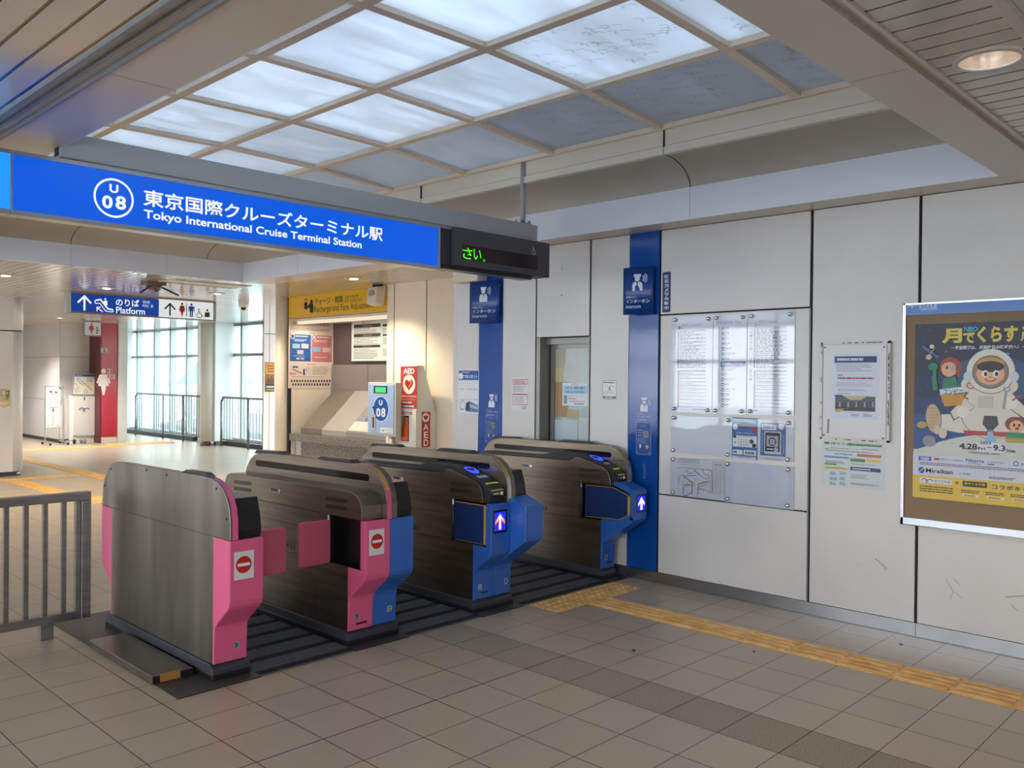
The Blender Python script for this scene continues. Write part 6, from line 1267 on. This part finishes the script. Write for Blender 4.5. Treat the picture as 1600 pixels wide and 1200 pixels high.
g.dash(U(.05, .965), U(.28, .925), 3, '#4a4020', .45, 7, .1); 
for k in range(3): g.dash(U(.325+k*.155, .95), U(.45+k*.155, .93), 2, '#4a4020', .5, 8+k, .2); g.rect(U(.335+k*.155, .968), U(.44+k*.155, .957), '#e9dcae'); g.dash(U(.345+k*.155, .966), U(.43+k*.155, .959), 1, '#4a4020', .7, 12+k)
g.dash(U(.80, .96), U(.95, .935), 2, '#4a4020', .5, 18)
g.build('moon_poster', e)
# ---------------------------------------------------------------- ceiling fittings
def spot(x, y, e_, r=.09, size=.13, ang=125, col=(1, .84, .62)):
    l = bpy.data.lights.new('downlight_lamp', 'SPOT'); l.energy = e_; l.color = col; l.spot_size = math.radians(ang); l.spot_blend = .6; l.shadow_soft_size = .05
    o = bpy.data.objects.new('downlight_lamp', l); COL.objects.link(o); o.location = (x, y, ZC-.02); return o
def downlight(label, x, y, r, power, emit=6, deep=False, col=(1, .84, .62)):
    e = empty('downlight', (x, y, ZC), label, 'ceiling light', 'recessed ceiling lights')
    n = 28; m = MB().use(WHITE)
    for k in range(n):
        a0, a1 = 2*PI*k/n, 2*PI*(k+1)/n
        for (r0, z0), (r1, z1) in (((r*1.2, ZC-.004), (r, ZC-.008)), ((r, ZC-.008), (r*.98, ZC-.001))): m.face([(x+r0*math.cos(a0), y+r0*math.sin(a0), z0), (x+r0*math.cos(a1), y+r0*math.sin(a1), z0), (x+r1*math.cos(a1), y+r1*math.sin(a1), z1), (x+r1*math.cos(a0), y+r1*math.sin(a0), z1)][::-1], True)
    m.build('ring', None, e)
    m = MB().use(mat('reflector', '#d9cdb8', .25, .8))
    if deep:
        K_ = 8; P_ = [(r*math.cos(PI/2*k/K_)*1.0+.002, ZC-.004+.115*math.sin(PI/2*k/K_)) for k in range(K_+1)]
        for (r0, z0), (r1, z1) in zip(P_, P_[1:]):
            for k in range(n):
                a0, a1 = 2*PI*k/n, 2*PI*(k+1)/n
                m.face([(x+r0*math.cos(a0), y+r0*math.sin(a0), z0), (x+r0*math.cos(a1), y+r0*math.sin(a1), z0), (x+r1*math.cos(a1), y+r1*math.sin(a1), z1), (x+r1*math.cos(a0), y+r1*math.sin(a0), z1)][::-1], True)
        m.build('reflector', None, e)
        MB().use(ink('#fff1ff', 12)).cyl((x-.0, y, ZC+.045), (x-.0, y, ZC+.09), .028, 20).build('bulb', None, e)
        l = spot(x, y, power); l.parent = e; l.location = (0, 0, -.01); return
    for k in range(n):
        a0, a1 = 2*PI*k/n, 2*PI*(k+1)/n
        for (r0, z0), (r1, z1) in (((r*.98, ZC-.0055), (r*.75, ZC-.0062)), ((r*.75, ZC-.0062), (.001, ZC-.0064))): m.face([(x+r0*math.cos(a0), y+r0*math.sin(a0), z0), (x+r0*math.cos(a1), y+r0*math.sin(a1), z0), (x+r1*math.cos(a1), y+r1*math.sin(a1), z1), (x+r1*math.cos(a0), y+r1*math.sin(a0), z1)][::-1], True)
    m.build('reflector', None, e)
    MB().use(ink('#fff1dc', emit)).cyl((x+r*.1, y+r*.1, ZC-.0125), (x+r*.1, y+r*.1, ZC-.007), r*.5, 20).build('bulb', None, e)
    l = spot(x, y, power, col=col); l.parent = e; l.location = (0, 0, -.03)
downlight('big recessed downlight, brightest, at the upper right corner by the camera', 3.43, .93, .10, 22, 5, True)
downlight('recessed downlight in front of the yellow fare sign', 6.05, 8.5, .10, 115)
downlight('recessed downlight at the left edge of the far ceiling', 3.16, 11.52, .10, 90)
downlight('recessed downlight right of the hanging dome camera panel', 5.9, 11.6, .10, 70, 2)
downlight('recessed downlight above the blue half of the platform sign', 4.55, 12.1, .10, 90)
downlight('added fill downlight before the red wall of the far washroom corner', 6.35, 19.4, .08, 230, 3, False, (1, .94, .86))  # this lamp and the next are added to brighten the washroom walls
downlight('added fill downlight over the notice stand in the washroom corner', 5.7, 21.3, .08, 200, 3, False, (1, .94, .86))
for lb_, px_, sz in (('small dark scrap lying on the floor tiles nearest the gates', (990, 1017), .012), ('small dark scrap lying on the floor beside the skirting of the white wall', (1408, 1006.5), .012), ('tiny dark scrap lying on the tiles below the tactile path', (1178, 1018.5), .006)):
    q_ = CAMP+ray(*px_)*(-CAM_H/ray(*px_)[2]); tag(MB().use(BLACK).prism([(q_.x-sz, q_.y-sz), (q_.x+sz*1.3, q_.y-sz*.4), (q_.x+sz*.7, q_.y+sz*1.2), (q_.x-sz*.6, q_.y+sz*.8)], 'z', .0008, .004).build('paper_scrap'), lb_, 'litter')

# dome camera
e = empty('dome_camera', (6.76, 12.42, 2.65), 'small white dome camera with black lens under the far ceiling', 'security camera')
MB().use(WHITE).cyl((6.76, 12.42, ZC+.004), (6.76, 12.42, 2.74), .085, 20, .085).cyl((6.76, 12.42, 2.74), (6.76, 12.42, 2.665), .082, 20, .075).build('housing', None, e)
MB().use(BLACKG).ball((6.76, 12.42, 2.665), .045, 8, 14, 1, -1).build('lens', None, e)
# ceiling bracket with two angled arms
e = empty('ceiling_antenna', (4.63, 10.8, 2.7), 'dark ceiling bracket with two spread arms beside the far fascia', 'ceiling device')
MB().use(mat('bracket_brown', '#6e655a', .5)).box(4.52, 4.76, 10.7, 10.9, 2.725, ZC).cyl((4.64, 10.8, 2.66), (4.64, 10.8, 2.725), .07, 18, .10).build('body', None, e)
MB().use(DARKG).tube([(4.56, 10.74, 2.70), (4.40, 10.62, 2.60)], .012, 8).build('arm', None, e); MB().use(DARKG).tube([(4.72, 10.74, 2.70), (4.86, 10.58, 2.60)], .012, 8).build('arm', None, e)
MB().use(BLACKG).ball((4.66, 10.76, 2.665), .025, 6, 10).build('lens', None, e)
# vent grille
e = empty('ceiling_vent', (5.2, 10.5, ZC), 'slatted rectangular vent in the far ceiling by the fascia corner', 'vent')
MB().use(WHITE).box(4.65, 5.7, 10.25, 10.75, ZC-.006, ZC).build('frame', None, e)
m = MB().use(JOINT)
for k in range(2): m.box(4.7, 5.65, 10.29+k*.4, 10.33+k*.4, ZC-.008, ZC-.005)
m.build('slots', None, e)
# PA speaker under LED (behind)
e = empty('wall_speaker', (5.6, 5.95, 2.42), 'cream speaker unit partly hidden behind the LED display', 'speaker')
MB().use(CREAM).box(5.5, XW-.001, 5.78, 6.12, 2.50, 2.62).build('case', None, e, .01)
# ---------------------------------------------------------------- outside the windows
OG = mat('outside_ground', '#b9bec0', .9)
struct(box('ground', OG, -200, 200, -200, 200, -6.3, -6, None))
bd = mat('pale_building', '#d9e0e2', .8)
e = empty('building', (60, 105, -6), 'pale flat building across the water, seen through the right window', 'building')
MB().use(bd).box(52, 120, 105, 125, -6, 9).build('wall', None, e); MB().use(mat('pale_roof', '#9fb0b8', .8)).box(52, 120, 104.6, 105, 8.2, 8.6).box(52, 120, 104.6, 105, 3.2, 3.5).build('ledge', None, e)
e = empty('boat_house', (31, 62, -6), 'small house with grey pitched roof seen left of the cream pillar', 'building')
MB().use(bd).box(28.5, 34, 62, 68, -6, .9).build('wall', None, e); MB().use(mat('slate_roof', '#6d7f8c', .7)).prism([(28, .9), (34.5, .9), (32.5, 2.6), (30, 2.6)], 'y', 61.5, 68.5).build('roof', None, e)
MB().use(mat('dark_window', '#8d9aa2', .5)).box(29, 33.5, 61.9, 62, -1.5, -.6).build('window', None, e)
e = empty('embankment', (24, 38, -6), 'dark stone embankment below the right window', 'embankment')
MB().use(mat('embankment_stone', '#5b6264', .9)).prism([(17, -6), (19, -.9), (24, -.5), (30, -1.2), (34, -6)], 'y', 30, 44).build('bank', None, e)
# ---------------------------------------------------------------- light
w = bpy.data.worlds.new('sky'); S.world = w; w.use_nodes = True; nt = w.node_tree; nt.nodes.clear()
o = N(nt, 'ShaderNodeOutputWorld'); bg = N(nt, 'ShaderNodeBackground'); tc = N(nt, 'ShaderNodeTexCoord'); sp = N(nt, 'ShaderNodeSeparateXYZ'); r = N(nt, 'ShaderNodeValToRGB')
nt.links.new(tc.outputs['Generated'], sp.inputs[0]); nt.links.new(sp.outputs[2], r.inputs[0]); r.color_ramp.elements[0].position = 0; r.color_ramp.elements[0].color = (.97, .98, 1, 1); r.color_ramp.elements[1].position = .6; r.color_ramp.elements[1].color = (.86, .92, 1, 1)
nt.links.new(r.outputs[0], bg.inputs[0]); bg.inputs[1].default_value = SKY_STRENGTH; nt.links.new(bg.outputs[0], o.inputs[0])
def portal(x, y, z, sx, sy, rot):
    l = bpy.data.lights.new('window_portal', 'AREA'); l.shape = 'RECTANGLE'; l.size = sx; l.size_y = sy; l.cycles.is_portal = True
    o = bpy.data.objects.new('window_portal', l); COL.objects.link(o); o.location = (x, y, z); o.rotation_euler = rot
portal(-3.0, -3.9, 1.45, 3.9, 2.6, (PI/2, 0, 0)); portal(-4.9, 7.1, 1.45, 2.6, 15.3, (0, -PI/2, 0)); portal(9.65, 18.0, 1.4, 2.6, 11, (0, PI/2, 0)); portal(3.34, 5.4, 3.6, 3.6, 8.3, (0, 0, 0))
S.view_settings.view_transform = 'Standard'; S.view_settings.look = 'None'; S.view_settings.gamma = 1; S.view_settings.use_curve_mapping = False; S.view_settings.exposure = EXPOSURE
S.cycles.use_denoising = True; S.cycles.max_bounces = 10; S.cycles.diffuse_bounces = 5; S.cycles.glossy_bounces = 4; S.cycles.transparent_max_bounces = 12; S.cycles.sample_clamp_indirect = 8
